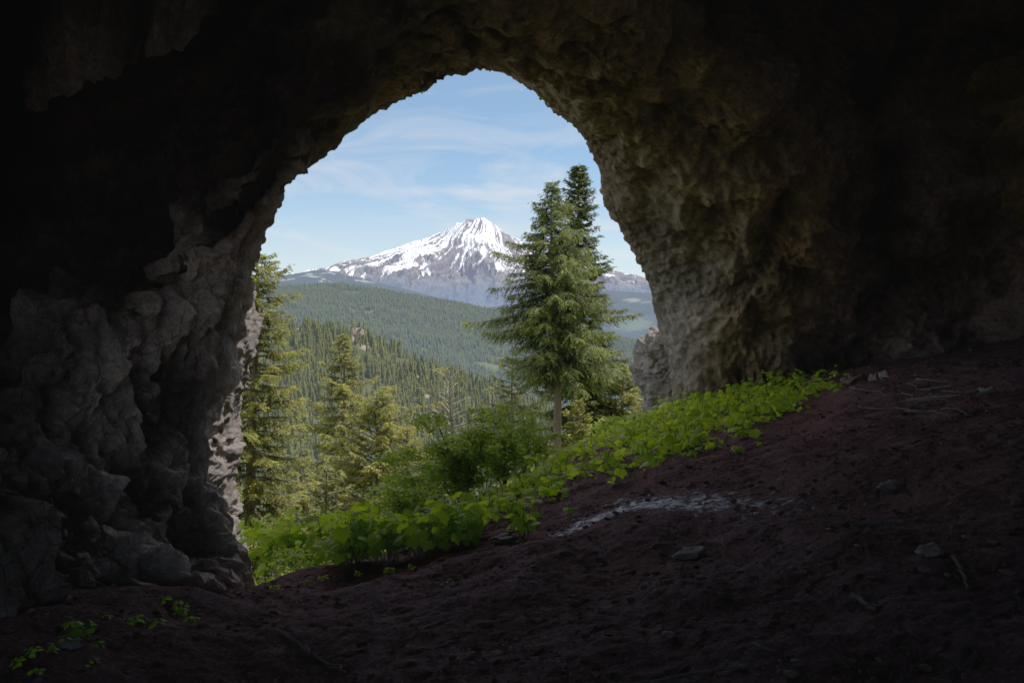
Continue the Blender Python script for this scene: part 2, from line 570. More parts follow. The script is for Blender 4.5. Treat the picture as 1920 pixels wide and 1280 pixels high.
for y0, rx, rz in ((3.5, 14.5, 12.5), (-8.5, 13.5, 11.0)):
    th = np.radians(np.linspace(196, -16, J))
    curves.insert(0, np.stack([3.6 + rx * np.cos(th), np.full(J, y0), -.6 + rz * np.sin(th)], 1))
for y0, cx, rx, rz in ((3.0, 3.6, 9.6, 8.6), (-4, 3.6, 9.8, 8.0), (-9, 3.6, 7.4, 6.0), (-11.5, 3.6, 6.2, 5.2)):  # back end left open, unseen: an added gap that lets fill light in
    th = np.radians(np.linspace(196, -16, J))
    cz = -.6 + BX * 3.6
    curves.append(np.stack([cx + rx * np.cos(th), np.full(J, y0), cz + rz * np.sin(th)], 1))
CV = np.stack(curves)                      # (K,J,3)
segn = [4, 10, 30, 50, 110, 120, 110, 70, 22, 14, 8]
us = np.concatenate([k + np.linspace(0, 1, n, endpoint=False) for k, n in enumerate(segn)] + [[len(segn)]])
NJ = 640
ut = np.linspace(0, J - 1, NJ)
S1 = catmull(CV, us)                        # (ns,J,3)
S2 = catmull(np.swapaxes(S1, 0, 1), ut)     # (NJ,ns,3)
G = np.swapaxes(S2, 0, 1)                   # (ns,NJ,3)
ns = len(us)
du = np.gradient(G, axis=0)
dv = np.gradient(G, axis=1)
N = np.cross(du, dv).reshape(-1, 3)
N /= np.linalg.norm(N, axis=1)[:, None] + 1e-9
V = G.reshape(-1, 3).copy()
U = np.repeat(us - 2, NJ)
T = np.tile(ut, ns)
# make the normals point into the cave
inner = np.array([2.0, 6.0, 1.5])
flip = np.sign(((inner - V) * N).sum(1))
flip[U < 2.4] = np.median(flip[(U > 2.4) & (U < 4)])
N *= np.median(flip)
leftw = sstep(9.5, 6.5, T)                  # slabby left wall
rimw = np.exp(-((U - 2.0) / .35) ** 2)
q = V
warp = np.stack([fbm(q * .8 + 3.1, 2), fbm(q * .8 + 41.7, 2), fbm(q * .8 + 77.7, 2)], 1)
big = fbm(q * .38 + 2.2, 3)
# slabs: stretched, tilted cells
e3 = np.array([.06, -.42, .90]); e3 /= np.linalg.norm(e3)
e1 = np.cross([0, 1., 0], e3); e1 /= np.linalg.norm(e1)
R1 = np.stack([e1, np.cross(e3, e1), e3])
qs = (q + .06 * warp) @ R1.T * np.array([1.35, 1.5, .62])
qs2 = (q + .03 * warp) @ R1.T * np.array([3.2, 3.4, 1.5]) + 9
qs3 = (q + .02 * warp) @ R1.T * np.array([7.5, 7.5, 4.0]) + 21
qc = q * 5.5 + .6 * warp
c1, c2, cac = worley(qc)
calm = sstep(-.25, .3, perlin(q * .8 + 55))
rid = fbm(q * 2.1 + 8, 4, .55, ridged=True)
strat = fbm((q + .25 * warp) @ R1.T * np.array([2.0, 2.0, .45]) + 4, 4, .55, ridged=True)
fin = fbm(q * 9.5 + 4, 3, .65)
amp = (1 - .86 * rimw)
disp = (.34 - .12 * leftw) * big * amp
R2 = np.linalg.qr(np.random.default_rng(3).normal(size=(3, 3)))[0]
R3 = np.linalg.qr(np.random.default_rng(4).normal(size=(3, 3)))[0]
qf = (q + .05 * warp) @ R1.T * np.array([1., 1., .52])
A1 = facets(qf @ R2.T * 1.7)
g1, g2, gac = worley(qs2)
k1, k2, kac = worley(qs3)
A2 = facets(qf @ R3.T * 3.6 + 7)
A3 = facets(qf @ R2.T * 7.5 + 13)
A4 = facets(qf @ R3.T * 15 + 19)
disp += leftw * ((.42 * A1 + .36 * A2 + .055 * np.clip(gac, -1.5, 1.5) + .030 * np.clip(kac, -1.5, 1.5)) * amp + .22 * A3 * (.3 + .7 * amp) + .085 * A4 + .014 * fin)
qr_ = q + .05 * warp
B1 = facets(qr_ @ R2.T * 1.3 + 3)
B2 = facets(qr_ @ R3.T * 3.2 + 5)
B3 = facets(qr_ @ R2.T * 8 + 9)
disp += (1 - leftw) * ((.42 * B1 + .22 * B2) * amp + .12 * B3 * (.3 + .7 * amp) + .02 * rid * amp + (.02 + .04 * calm) * (.6 - c1) + (.015 + .035 * calm) * fin + .015 * rid * rimw + .03 * rimw * np.clip(fbm(q * 2.7 + 31, 3), -.3, .9))
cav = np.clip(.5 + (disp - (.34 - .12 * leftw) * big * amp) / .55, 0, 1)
disp *= sstep(9.2, 7, U)
V += N * disp[:, None]
# rock colour by zone: grey-violet left wall, brown arch, painted shade over the deep interior
grey = np.array([.62, .475, .42])
brown = np.array([.225, .150, .078])
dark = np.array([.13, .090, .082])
palebase = np.array([.32, .29, .25])
zone = leftw[:, None]
brown = brown[None] * (1 + .9 * (sstep(6.8, 8.5, T) * sstep(12.2, 10.5, T)))[:, None]  # bounced light on the arch top, painted in as paler rock
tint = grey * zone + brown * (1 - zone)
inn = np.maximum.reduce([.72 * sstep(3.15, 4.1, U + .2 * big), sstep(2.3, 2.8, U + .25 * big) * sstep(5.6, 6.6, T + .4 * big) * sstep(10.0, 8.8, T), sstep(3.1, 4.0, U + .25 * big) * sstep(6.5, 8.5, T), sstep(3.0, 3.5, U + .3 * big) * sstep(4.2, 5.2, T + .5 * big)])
deep_shade = (.42 + .58 * sstep(8.5, 11.0, T) + .58 * sstep(5.5, 3.5, T))[:, None]  # painted shade is deepest on the upper-left ceiling
tint = tint * (1 - inn[:, None]) + dark * deep_shade * inn[:, None]
pale = sstep(12.2, 14.5, T) * np.exp(-((U - 2.25) / .35) ** 2) + .25 * leftw
tint = tint * (1 - .6 * np.clip(pale, 0, 1)[:, None] * (T > 11)[:, None]) + palebase * .6 * (np.clip(pale, 0, 1) * (T > 11))[:, None]
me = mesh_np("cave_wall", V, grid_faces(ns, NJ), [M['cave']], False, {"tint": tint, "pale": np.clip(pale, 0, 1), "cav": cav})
link("cave_wall", me, kind="structure")

# ------------------------------------------------------------------ rocks
def icos(sub):
    import bmesh
    bm = bmesh.new()
    bmesh.ops.create_icosphere(bm, subdivisions=sub, radius=1)
    V = np.array([v.co[:] for v in bm.verts])
    Fc = np.array([[v.index for v in f.verts] for f in bm.faces])
    bm.free()
    return V, Fc
ICO = {k: icos(k) for k in (2, 3, 4, 5, 6)}

def rock_mesh(name, size, seed, mat, sub=4, rough=.25, facets=.25, flat=False):
    V, Fc = ICO[sub]
    p = V + seed * 3.7
    f1, f2, fac = worley(p * 1.3)
    d = 1 + rough * fbm(p * 1.2, 3) + facets * np.clip(fac, -1.3, 1.3) * .6 + .05 * fbm(p * 6, 3)
    W = V * d[:, None] * np.asarray(size)
    return mesh_np(name, W, Fc, [mat], not flat)

def column_rock(name, rows, mat, seed, n_t=150, n_s=240, depth=1.0, bulge=1.0):
    """rows: (left_px, right_px, py, distance): a standing mass of rock with that outline"""
    rows = np.array(rows, float)
    u = np.linspace(0, len(rows) - 1, n_s)
    R = catmull(rows, u)
    th = np.linspace(0, 2 * math.pi, n_t)
    Vv = np.zeros((n_s, n_t, 3))
    for i, (l, r, py, d) in enumerate(R):
        a, b = P(l, py, d), P(r, py, d)
        c, hw = (a + b) / 2, (b[0] - a[0]) / 2
        Vv[i, :, 0] = c[0] + hw * np.cos(th)
        Vv[i, :, 1] = c[1] + depth * np.sin(th)
        Vv[i, :, 2] = c[2]
    nrm = np.cross(np.gradient(Vv, axis=1), np.gradient(Vv, axis=0)).reshape(-1, 3)
    nrm /= np.linalg.norm(nrm, axis=1)[:, None] + 1e-9
    W = Vv.reshape(-1, 3)
    cc = np.repeat(Vv.mean(1), n_t, axis=0)
    nrm *= np.sign(((W - cc) * nrm).sum(1).mean())
    p = W + seed
    f1, f2, fac = worley(p * 1.6)
    g1, g2, gac = worley(p * 4.5)
    d = bulge * (.10 * fbm(p * 1.1, 3) + .09 * np.clip(fac, -1.4, 1.4) + .045 * np.clip(gac, -1.4, 1.4) + .05 * fbm(p * 3, 3, ridged=True) + .02 * fbm(p * 12, 3))
    return mesh_np(name, W + nrm * d[:, None], grid_faces(n_s, n_t)[:, ::-1], [mat])

rows = [(370, 385, 500, 15.0), (375, 462, 535, 15.0), (370, 470, 570, 15.0), (360, 468, 620, 15.0), (350, 458, 680, 15.0), (340, 446, 740, 15.0),
        (330, 436, 800, 15.0), (320, 428, 850, 15.0), (320, 426, 890, 15.0), (320, 434, 940, 15.0), (320, 446, 990, 15.0), (320, 456, 1060, 15.0), (320, 458, 1180, 15.0)]
me = column_rock("rock_outcrop", rows, M['rubble'], 3.3, depth=.8, bulge=.8)
link("rock_outcrop", me, label="sunlit pinkish rough cliff rock just outside the left edge of the cave mouth", cat="rock")
rows = [(1235, 1250, 618, 20.4), (1203, 1300, 645, 20.4), (1192, 1310, 675, 20.4), (1196, 1320, 705, 20.4), (1206, 1330, 735, 20.4), (1214, 1340, 770, 20.4), (1218, 1350, 830, 20.4), (1218, 1350, 960, 20.4)]
me = column_rock("rock_outcrop", rows, M['cliff'], 8.1, depth=.8, bulge=1.0)
link("rock_outcrop", me, label="pale cracked boulder leaning against the right foot of the cave mouth", cat="rock")

# ------------------------------------------------------------------ far terrain
def prof(pts, px):
    a = np.array(pts, float)
    return np.interp(px, a[:, 0], a[:, 1])

def far_sheet(name, crest, Yc, rows, mat, px0, px1, nx, ny, back, rough, attrs=None, seed=0, kind="structure"):
    """terrain whose crest stands at distance Yc; rows = [(distance, height below crest)] toward the viewer"""
    px = np.linspace(px0, px1, nx)
    xw = (px - 960) / F * Yc
    zc = EYE + (600 - prof(crest, px)) / F * Yc
    dist = np.array([r[0] for r in rows], float)
    drp = np.array([r[1] for r in rows], float)
    yy = np.concatenate([np.linspace(dist[-1], Yc, ny), np.linspace(Yc, Yc * (1 + back), max(8, ny // 6))[1:]])
    dd = np.where(yy <= Yc, np.interp(yy, dist[::-1], drp[::-1]), (yy - Yc) * .35)
    Xg = np.repeat(xw[:, None], len(yy), 1)
    Yg = np.repeat(yy[None], nx, 0)
    Z = zc[:, None] - dd[None]
    p = np.stack([Xg.ravel(), Yg.ravel(), 0 * Xg.ravel() + seed], 1)
    w = np.clip(np.abs(Yg - Yc) / (Yc * .12), .12, 1).ravel()
    Z = Z.ravel() + rough * w * fbm(p / (rough * 9), 5, .5)
    Vv = np.stack([p[:, 0], p[:, 1], Z], 1)
    at = attrs(Vv) if attrs else None
    me = mesh_np(name, Vv, grid_faces(nx, len(yy)), [mat], True, at)
    link(name, me, kind=kind)
    return Xg, Yg, Z.reshape(Xg.shape)

NEAR_CREST = [(100, 600), (400, 620), (500, 625), (545, 617), (570, 609), (600, 619), (640, 623), (662, 617), (690, 632), (720, 650), (760, 668), (800, 688), (860, 705), (900, 716), (1000, 760), (1200, 830), (1500, 900)]
def near_attr(Vv):
    px, py = project(Vv)
    b = np.zeros(len(Vv))
    for cx, cy, rx, ry in ((662, 629, 15, 8), (690, 650, 13, 5), (714, 665, 10, 5), (775, 706, 20, 5), (560, 615, 6, 3), (800, 742, 8, 4)):
        b = np.maximum(b, np.exp(-(((px - cx) / rx) ** 2 + ((py - cy) / ry) ** 2)) )
    n = fbm(Vv * .03, 4, .6)
    return {"bare": sstep(.35, .6, b + .5 * n * (b > .1))}
nearX, nearY, nearZ = far_sheet("near_ridge", NEAR_CREST, 1500, [(1500, 0), (1000, 105), (600, 190), (150, 260)], M['near_slope'], 150, 1500, 240, 160, .4, 14, near_attr, 3)
kp = P(660, 631, 1480)
M['tan'] = mat_far('tan_crag_rock', [(.35, (.13, .10, .07)), (.7, (.30, .235, .165))], .3, AIR, .02, 1., 3.)
me = rock_mesh("rock_knob", (20, 18, 15), 12.5, M['tan'], 5, .5, .9)
link("rock_outcrop", me, label="tan rocky knob poking out of the forest on top of the near ridge", cat="rock", loc=kp)
MID_CREST = [(-200, 560), (300, 552), (500, 545), (560, 539), (640, 536), (700, 543), (760, 555), (850, 570), (940, 587), (1050, 612), (1150, 634), (1220, 648), (1500, 690), (2200, 730)]
midX, midY, midZ = far_sheet("forested_hill", MID_CREST, 4200, [(4200, 0), (3000, 230), (2000, 380), (1400, 430)], M['mid_slope'], 200, 1600, 300, 160, .3, 34, None, 9)
def far_attr(Vv):
    px, py = project(Vv)
    b = np.zeros(len(Vv))
    for cx, cy, rx, ry in ((1185, 562, 22, 4), (1215, 567, 12, 3), (540, 563, 16, 3), (575, 566, 9, 2)):
        b = np.maximum(b, np.exp(-(((px - cx) / rx) ** 2 + ((py - cy) / ry) ** 2)))
    c = np.exp(-(((px - 1185) / 40) ** 2 + ((py - 605) / 18) ** 2))
    n = fbm(Vv * .004, 4, .6)
    return {"bare": .4 * sstep(.5, .8, b + .4 * n * (b > .1)), "clearing": sstep(.3, .7, c + .4 * n * (c > .1))}
far_sheet("distant_hill", [(-600, 560), (300, 548), (700, 560), (900, 578), (1000, 566), (1080, 550), (1140, 545), (1220, 549), (1400, 560), (2500, 590)], 7500, [(7500, 0), (6000, 240), (4500, 470)], M['far_slope'], -300, 2200, 260, 120, .3, 60, far_attr, 21)
def snowridge_attr(Vv):
    px, py = project(Vv)
    n = fbm(Vv * np.array([.004, .004, .012]), 4, .6)
    hgt = sstep(545, 515, py)
    return {"bare": sstep(.32, .5, n) * hgt * .9, "clearing": 0 * n}
far_sheet("snow_patched_ridge", [(-800, 545), (200, 528), (430, 524), (500, 518), (535, 516), (560, 512), (590, 507), (620, 508), (650, 516), (700, 527), (760, 541), (850, 565), (1000, 600), (1500, 640)], 10500, [(10500, 0), (9200, 330), (7800, 520)], M['far_slope'], 100, 1400, 320, 120, .3, 70, snowridge_attr, 33)

# ---- the snow peak
MTN = [(-900, 575), (0, 556), (300, 540), (480, 528), (560, 512), (612, 503), (632, 493), (662, 489), (700, 479), (732, 469), (770, 455), (800, 446), (838, 432), (862, 419), (878, 412), (884, 414),
       (893, 413), (908, 408), (916, 414), (928, 424), (950, 438), (975, 452), (1005, 468), (1050, 487), (1100, 499), (1160, 511), (1215, 522), (1300, 533), (1500, 551), (2000, 575), (2800, 590)]
YM = 14000.
nx, ny = 760, 300
px = np.concatenate([np.linspace(-600, 480, 60, endpoint=False), np.linspace(480, 1260, 640, endpoint=False), np.linspace(1260, 2600, 60)])
xw = (px - 960) / F * YM
zc = EYE + (600 - prof(MTN, px)) / F * YM
yy = np.concatenate([np.linspace(8200, YM, ny), np.linspace(YM, 18000, 30)[1:]])
sx = (903 - 960) / F * YM
Xg = np.repeat(xw[:, None], len(yy), 1)
Yg = np.repeat(yy[None], len(px), 0)
dxs, dys = Xg - sx, YM - Yg
base = EYE + (600 - 640) / F * YM
r = np.hypot(dxs, dys * 1.0)
zpk = zc.max()
# foot-to-summit profile toward the viewer, following the skyline profile to the sides
rr = np.array([0, 200, 450, 800, 1300, 2000, 3000, 4200, 6000, 9000])
hh = np.array([1.0, .93, .83, .70, .55, .40, .25, .13, .04, 0.0])
front = base + (zpk - base) * np.interp(np.abs(dys), rr, hh)
sk = zc[:, None]
k = np.clip((front - base) / (zpk - base), 0, 1)
Z = base + (sk - base) * k ** (1.0)
pw = np.stack([Xg.ravel() / 1400, Yg.ravel() / 1400, 0 * Xg.ravel() + 7], 1)
ang = np.arctan2(dxs, np.abs(dys) + 250) + .26 * fbm(pw, 5, .6).reshape(dxs.shape)
pa = np.stack([ang.ravel() * 7.5, r.ravel() / 2600, 0 * ang.ravel() + 5], 1)
rib = fbm(pa, 4, .55, ridged=True)
pb = np.stack([Xg.ravel() / 900, Yg.ravel() / 900, 0 * ang.ravel()], 1)
rough = fbm(pb, 6, .55)
edge = np.clip(np.abs(dys).ravel() / 900, 0.0, 1)
steep = np.clip(r.ravel() / 1500, .1, 1) * np.clip(1.6 - r.ravel() / 5200, .25, 1)
Z = Z.ravel() + edge * (210 * (rib - .4) * steep + 90 * rough) + (1 - edge) * 34 * fbm(pb * 5, 4, .6)
hn = (Z - base) / (zpk - base)
pc = np.stack([ang.ravel() * 15, r.ravel() / 1500, 0 * ang.ravel() + 11], 1)
streak = fbm(pc, 4, .6)
pd = np.stack([ang.ravel() * 34, r.ravel() / 1100, 0 * ang.ravel() + 31], 1)
streak2 = fbm(pd, 3, .6)
snow = .68 + .40 * (hn - .5) + .60 * streak + .48 * streak2 + .40 * (rough - .05) - .50 * (rib - .6) - 1.6 * sstep(.54, .40, hn + .05 * streak)
snow -= .75 * np.exp(-((dxs.ravel() + 195) / 75) ** 2) * sstep(.86, .95, hn + .05 * rough) * (.5 + rough + .6 * fbm(pb * 6, 3))
snow += .08 * sstep(200, 1500, dxs.ravel()) + .12 * sstep(-600, -2500, dxs.ravel())
forest = sstep(.50, .38, hn + .10 * streak + .05 * rough)
snow = np.where(forest > .6, snow - .6 * forest, snow)
me = mesh_np("snowy_mountain", np.stack([Xg.ravel(), Yg.ravel(), Z], 1), grid_faces(len(px), len(yy)), [M['mountain']], True, {"snow": np.clip(snow, 0, 1), "forest": forest})
link("snowy_mountain", me, kind="structure")

# broad valley floor under everything out to the horizon
gxv = np.linspace(-60000, 60000, 61)
gyv = np.concatenate([np.linspace(60, 3000, 12), np.linspace(4000, 90000, 40)])
Xg, Yg = np.meshgrid(gxv, gyv, indexing='ij')
Zv = -np.interp(Yg, [60, 400, 3000, 90000], [70, 300, 520, 620])
me = mesh_np("valley_floor", np.stack([Xg.ravel(), Yg.ravel(), Zv.ravel()], 1), grid_faces(len(gxv), len(gyv)), [M['far_slope']], True, {"bare": np.zeros(Xg.size), "clearing": np.zeros(Xg.size)})
link("valley_floor", me, kind="structure")

# ------------------------------------------------------------------ far conifers
def far_conifer(seed, tiers=6, sides=9):
    """unit-height conifer of ragged drooping tiers"""
    rg = np.random.default_rng(seed)
    V, Fc = [], []
    n = 0
    for t in range(tiers):
        z0 = .06 + .90 * (t / tiers) ** .95
        ztop = min(1.0, z0 + 1.9 / tiers)
        rad = .155 * (1 - z0) ** .8 + .015
        th = np.linspace(0, 2 * math.pi, sides * 2, endpoint=False) + rg.random() * 6
        rr = rad * np.where(np.arange(sides * 2) % 2 == 0, rg.uniform(.75, 1.3, sides * 2), rg.uniform(.35, .55, sides * 2))
        zz = z0 - np.where(np.arange(sides * 2) % 2 == 0, .03, -.03) + rg.normal(0, .012, sides * 2)
        ring = np.stack([rr * np.cos(th), rr * np.sin(th), zz], 1)
        V.append(ring)
        V.append(np.array([[rg.normal(0, .006), rg.normal(0, .006), ztop]]))
        k = len(ring)
        for i in range(k):
            Fc.append((n + i, n + (i + 1) % k, n + k))
        n += k + 1
    return np.concatenate(V), np.array(Fc)

def bilerp(Xg, Yg, Zg, x, y):
    """height of a far_sheet (regular in x and y rows)"""
    xi = np.interp(x, Xg[:, 0], np.arange(Xg.shape[0]))
    yi = np.interp(y, Yg[0], np.arange(Yg.shape[1]))
    i, j = np.minimum(xi.astype(int), Xg.shape[0] - 2), np.minimum(yi.astype(int), Yg.shape[1] - 2)
    a, b = xi - i, yi - j
    return Zg[i, j] * (1 - a) * (1 - b) + Zg[i + 1, j] * a * (1 - b) + Zg[i, j + 1] * (1 - a) * b + Zg[i + 1, j + 1] * a * b

rg = np.random.default_rng(5)
NT_ = 14000
ty = 1520 - 1150 * rg.random(NT_) ** 1.1
tx = (rg.uniform(380, 1250, NT_) - 960) / F * ty
tz = bilerp(nearX, nearY, nearZ, tx, ty)
bare = near_attr(np.stack([tx, ty, tz], 1))["bare"]
dens = fbm(np.stack([tx / 90, ty / 90, 0 * tx], 1), 3)
keep = (bare < rg.random(NT_) * 1.6) & (dens > -.25 - .5 * rg.random(NT_))
tx, ty, tz = tx[keep], ty[keep], tz[keep]
hgt = (8 + 21 * rg.random(len(tx)) ** 1.4) * (1 + .4 * fbm(np.stack([tx / 60, ty / 60, 0 * tx + 4], 1), 2))
tpx, tpy = project(np.stack([tx, ty, tz + hgt * .7], 1))
vis = (tpx > 540) & (tpx < 900) & (tpy < 800)
score = np.where(vis, hgt / ty, -1)
order = np.argsort(-score)
# nearest, largest ones in view as trees of their own
solo = order[:300]
protos = [mesh_np("ridge_conifer", *far_conifer(40 + k, 7, 8), [M['ridge_tree']], False) for k in range(5)]
first = [link("ridge_conifer", m) for m in protos]
LBL = "small narrow dark conifer in the forest covering the near ridge below the peak"
for n_, i in enumerate(solo):
    o = first[n_] if n_ < 5 else first[n_ % 5].copy()
    if n_ >= 5:
        COL.objects.link(o)
    s = float(hgt[i])
    w = s * float(rg.uniform(.85, 1.25))
    o.location = (float(tx[i]), float(ty[i]), float(tz[i]) - .8)
    o.scale = (w, w, s)
    o.rotation_euler = (0, 0, float(rg.uniform(0, 6.28)))
    tag(o, LBL, "tree", "conifers on the near ridge")

def tree_mass(name, xs, ys, zs, hs, mat, variants, wid=1.0):
    Vs, Fs, Ts, n = [], [], [], 0
    idx = rg.integers(0, len(variants), len(xs))
    for k, (v, f) in enumerate(variants):
        s = np.where(idx == k)[0]
        a = rg.uniform(0, 6.28, len(s))
        w = hs[s] * rg.uniform(.85, 1.3, len(s)) * wid
        c, sn = np.cos(a)[:, None], np.sin(a)[:, None]
        W = np.stack([xs[s][:, None] + w[:, None] * (v[:, 0] * c - v[:, 1] * sn), ys[s][:, None] + w[:, None] * (v[:, 0] * sn + v[:, 1] * c),
                      zs[s][:, None] - .5 + hs[s][:, None] * v[:, 2]], -1)
        Ff = f[None] + (np.arange(len(s)) * len(v))[:, None, None] + n
        Ts.append(np.repeat(rg.random(len(s)), len(v)))
        Vs.append(W.reshape(-1, 3))
        Fs.append(Ff.reshape(-1, 3))
        n += len(s) * len(v)
    me = mesh_np(name, np.concatenate(Vs), np.concatenate(Fs), [mat], False, {"tone": np.concatenate(Ts)})
    return link(name, me, kind="stuff", label=None)

rest = order[300:]
o = tree_mass("ridge_forest", tx[rest], ty[rest], tz[rest], hgt[rest], M['ridge_mass'], [far_conifer(70 + k, 5, 6) for k in range(5)])
tag(o, "dense dark green conifer forest covering the rest of the near ridge", "forest")
NT_ = 42000
my = 4250 - 2300 * rg.random(NT_) ** 1.2
mx = (rg.uniform(430, 1300, NT_) - 960) / F * my
mz = bilerp(midX, midY, midZ, mx, my)
dens = fbm(np.stack([mx / 260, my / 260, 0 * mx], 1), 3)
keep = dens > -.6
mx, my, mz = mx[keep], my[keep], mz[keep]
mh = rg.uniform(16, 30, len(mx))
o = tree_mass("hill_forest", mx, my, mz, mh, M['mid_tree'], [far_conifer(90 + k, 3, 4) for k in range(4)], 1.3)
tag(o, "hazy unbroken conifer forest on the broad hill beyond the near ridge", "forest")

# ------------------------------------------------------------------ near conifers
def norm(v):
    return v / (np.linalg.norm(v, axis=-1, keepdims=True) + 1e-9)

def blades(B, D, L, W, roll):
    """rhombic leaf blades: base B, direction D, length L, width W, roll angle"""
    up = np.array([0., 0, 1])
    s = norm(np.cross(D, up) + 1e-4)
    n = np.cross(s, D)
    w = s * np.cos(roll)[:, None] + n * np.sin(roll)[:, None]
    m = B + D * (L * .45)[:, None]
    V = np.stack([B, m + w * (W * .5)[:, None], B + D * L[:, None], m - w * (W * .5)[:, None]], 1)
    return V.reshape(-1, 3), np.arange(len(B) * 4).reshape(-1, 4)

def make_conifer(name, base, top, radius, seed, foliage, label, clear=.0, n_br=110, droop=.35, up0=.35, trunk_r=.12, twig_den=1.0, blade=.10,
                 dead_top=0.0, skew=None, group=None, lean=0.0, bare_frac=.0, upturn=.25, hang=.4, extra=()):
    """base/top world points; radius(h in 0..1) = branch reach in metres"""
    rg = np.random.default_rng(seed)
    base, top = np.asarray(base, float), np.asarray(top, float)
    Hh = top[2] - base[2]
    root = thing(name, base, label, "tree", group)
    n = 26
    tt = np.linspace(0, 1, n)
    off = (top - base)[:2]
    sway = .012 * Hh * np.stack([np.sin(tt * 5 + seed), np.cos(tt * 4 + seed * 2)], 1) * (tt * (1 - tt) * 4)[:, None]
    axis = np.stack([off[0] * tt + sway[:, 0], off[1] * tt + sway[:, 1], Hh * tt], 1)
    V, Q = tube(axis, trunk_r * (1 - tt) ** .8 + .008, 10)
    V += .012 * fbm(V * 4 + seed, 3)[:, None] * norm(V - np.repeat(axis, 10, 0))
    link("trunk", mesh_np("trunk", V, Q, [M['bark']]), root)
    limbs, F_ = MB(), [[], [], [], [], [], []]
    hs = clear + (1 - clear) * (np.linspace(0, .985, n_br) + rg.normal(0, .25 / n_br, n_br))
    az = np.arange(n_br) * 2.39996 + rg.normal(0, .35, n_br)
    specs = [(h, a, None) for h, a in zip(hs, az)] + [(h, a, l) for h, a, l in extra]
    for h, a, fixed in specs:
        h = float(np.clip(h, 0, .99))
        L = radius(h) * (rg.uniform(.48, 1.2) if fixed is None else 1)
        if fixed is not None:
            L = fixed
        elif rg.random() < .12:
            L *= 1.2
        if skew is not None:
            L *= 1 + skew[1] * math.cos(a - skew[0])
        if L < .05:
            continue
        d0 = np.array([math.cos(a), math.sin(a), 0])
        e = up0 * (h - .45) * 2 + rg.normal(0, .10)
        m = 9
        s = np.linspace(0, 1, m)
        pth = np.array([np.interp(h, tt, axis[:, c]) for c in range(3)])[None] + d0[None] * (L * s)[:, None]
        pth[:, 2] += L * (e * s - droop * s ** 2 * (1 + .5 * (1 - h)) + upturn * s ** 4)
        wob = rg.normal(0, .03 * L, (m, 2)) * s[:, None]
        pth[:, 0] += wob[:, 0]
        pth[:, 1] += wob[:, 1]
        limbs.add(*tube(pth, np.linspace(.012 + .010 * L, .004, m), 4))
        bare = h > 1 - dead_top and rg.random() < .8
        nt = int((9 + 22 * L) * twig_den)
        if bare or rg.random() < bare_frac:
            nt = max(1, nt // 7)
        ts = rg.uniform(.12, 1.0, nt) ** .85
        bp = np.stack([np.interp(ts, s, pth[:, c]) for c in range(3)], 1)
        td = norm(np.stack([np.interp(ts, s, np.gradient(pth[:, c])) for c in range(3)], 1))
        side = np.where(rg.random(nt) < .5, 1, -1)
        sv = np.cross(td, [0, 0, 1.])
        tw_d = norm(td * rg.uniform(.35, 1.0, nt)[:, None] + sv * (side * rg.uniform(.5, 1.1, nt))[:, None] + rg.normal(0, .12, (nt, 3)) + np.array([0, 0, -1.]) * (hang * rg.uniform(.2, 1.2, nt))[:, None])
        tw_l = (.10 + .30 * L * (1 - .75 * ts)) * rg.uniform(.6, 1.25, nt)
        tw_l = np.clip(tw_l, .10, .85)
        nb = np.clip((tw_l / (blade * .26)).astype(int), 5, 26)
        idx = np.repeat(np.arange(nt), nb)
        k = np.concatenate([np.arange(c) for c in nb])
        fr = (k + rg.random(len(k))) / nb[idx]
        pb = bp[idx] + tw_d[idx] * (tw_l[idx] * fr)[:, None]
        pb[:, 2] -= hang * .5 * tw_l[idx] * fr ** 2
        lat = norm(np.cross(tw_d[idx], [0, 0, 1.]) + 1e-4)
        bd = norm(tw_d[idx] * .8 + lat * (np.where(k % 2 == 0, 1, -1) * rg.uniform(.3, 1.0, len(k)))[:, None] + rg.normal(0, .22, (len(k), 3)) + np.array([0, 0, -1.]) * (hang * .5))
        bl = blade * rg.uniform(.6, 1.3, len(k)) * (1.15 - .45 * fr)
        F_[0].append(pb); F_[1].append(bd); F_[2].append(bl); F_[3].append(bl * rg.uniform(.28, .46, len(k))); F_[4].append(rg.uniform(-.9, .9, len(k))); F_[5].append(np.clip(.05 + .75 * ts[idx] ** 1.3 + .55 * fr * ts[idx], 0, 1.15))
    link("branches", limbs.mesh("branches", [M['dead'] if dead_top > .3 else M['limb']]), root)
    V, Q = blades(*[np.concatenate(x) for x in F_[:5]])
    link("crown", mesh_np("crown", V, Q, [foliage], False, {"tip": np.repeat(np.concatenate(F_[5]), 4)}), root)
    return root

def tree_at(px_base, px_top, py_top, d, **kw):
    top = P(px_top, py_top, d)
    bx = (px_base - 960) / F * d
    base = np.array([bx, d, ground_z(bx, d) - .1])
    return base, top

def radf(pts):
    a = np.array(pts, float)
    return lambda h: float(np.interp(h, a[:, 0], a[:, 1]))

# reach profiles are given along the tree from its foot (0) to its tip (1)
def conifer_px(name, label, px_base, px_top, py_top, d, prof_px, seed, foliage, **kw):
    """prof_px: [(py, half width in px)]"""
    base, top = tree_at(px_base, px_top, py_top, d)
    pts = []
    for py, hw in prof_px:
        z = P(px_base, py, d)[2]
        pts.append(((z - base[2]) / (top[2] - base[2]), hw / F * d))
    pts.sort()
    if 'clear_py' in kw:
        kw['clear'] = (P(px_base, kw.pop('clear_py'), d)[2] - base[2]) / (top[2] - base[2])
    return make_conifer(name, base, top, radf(pts), seed, foliage, label, **kw)

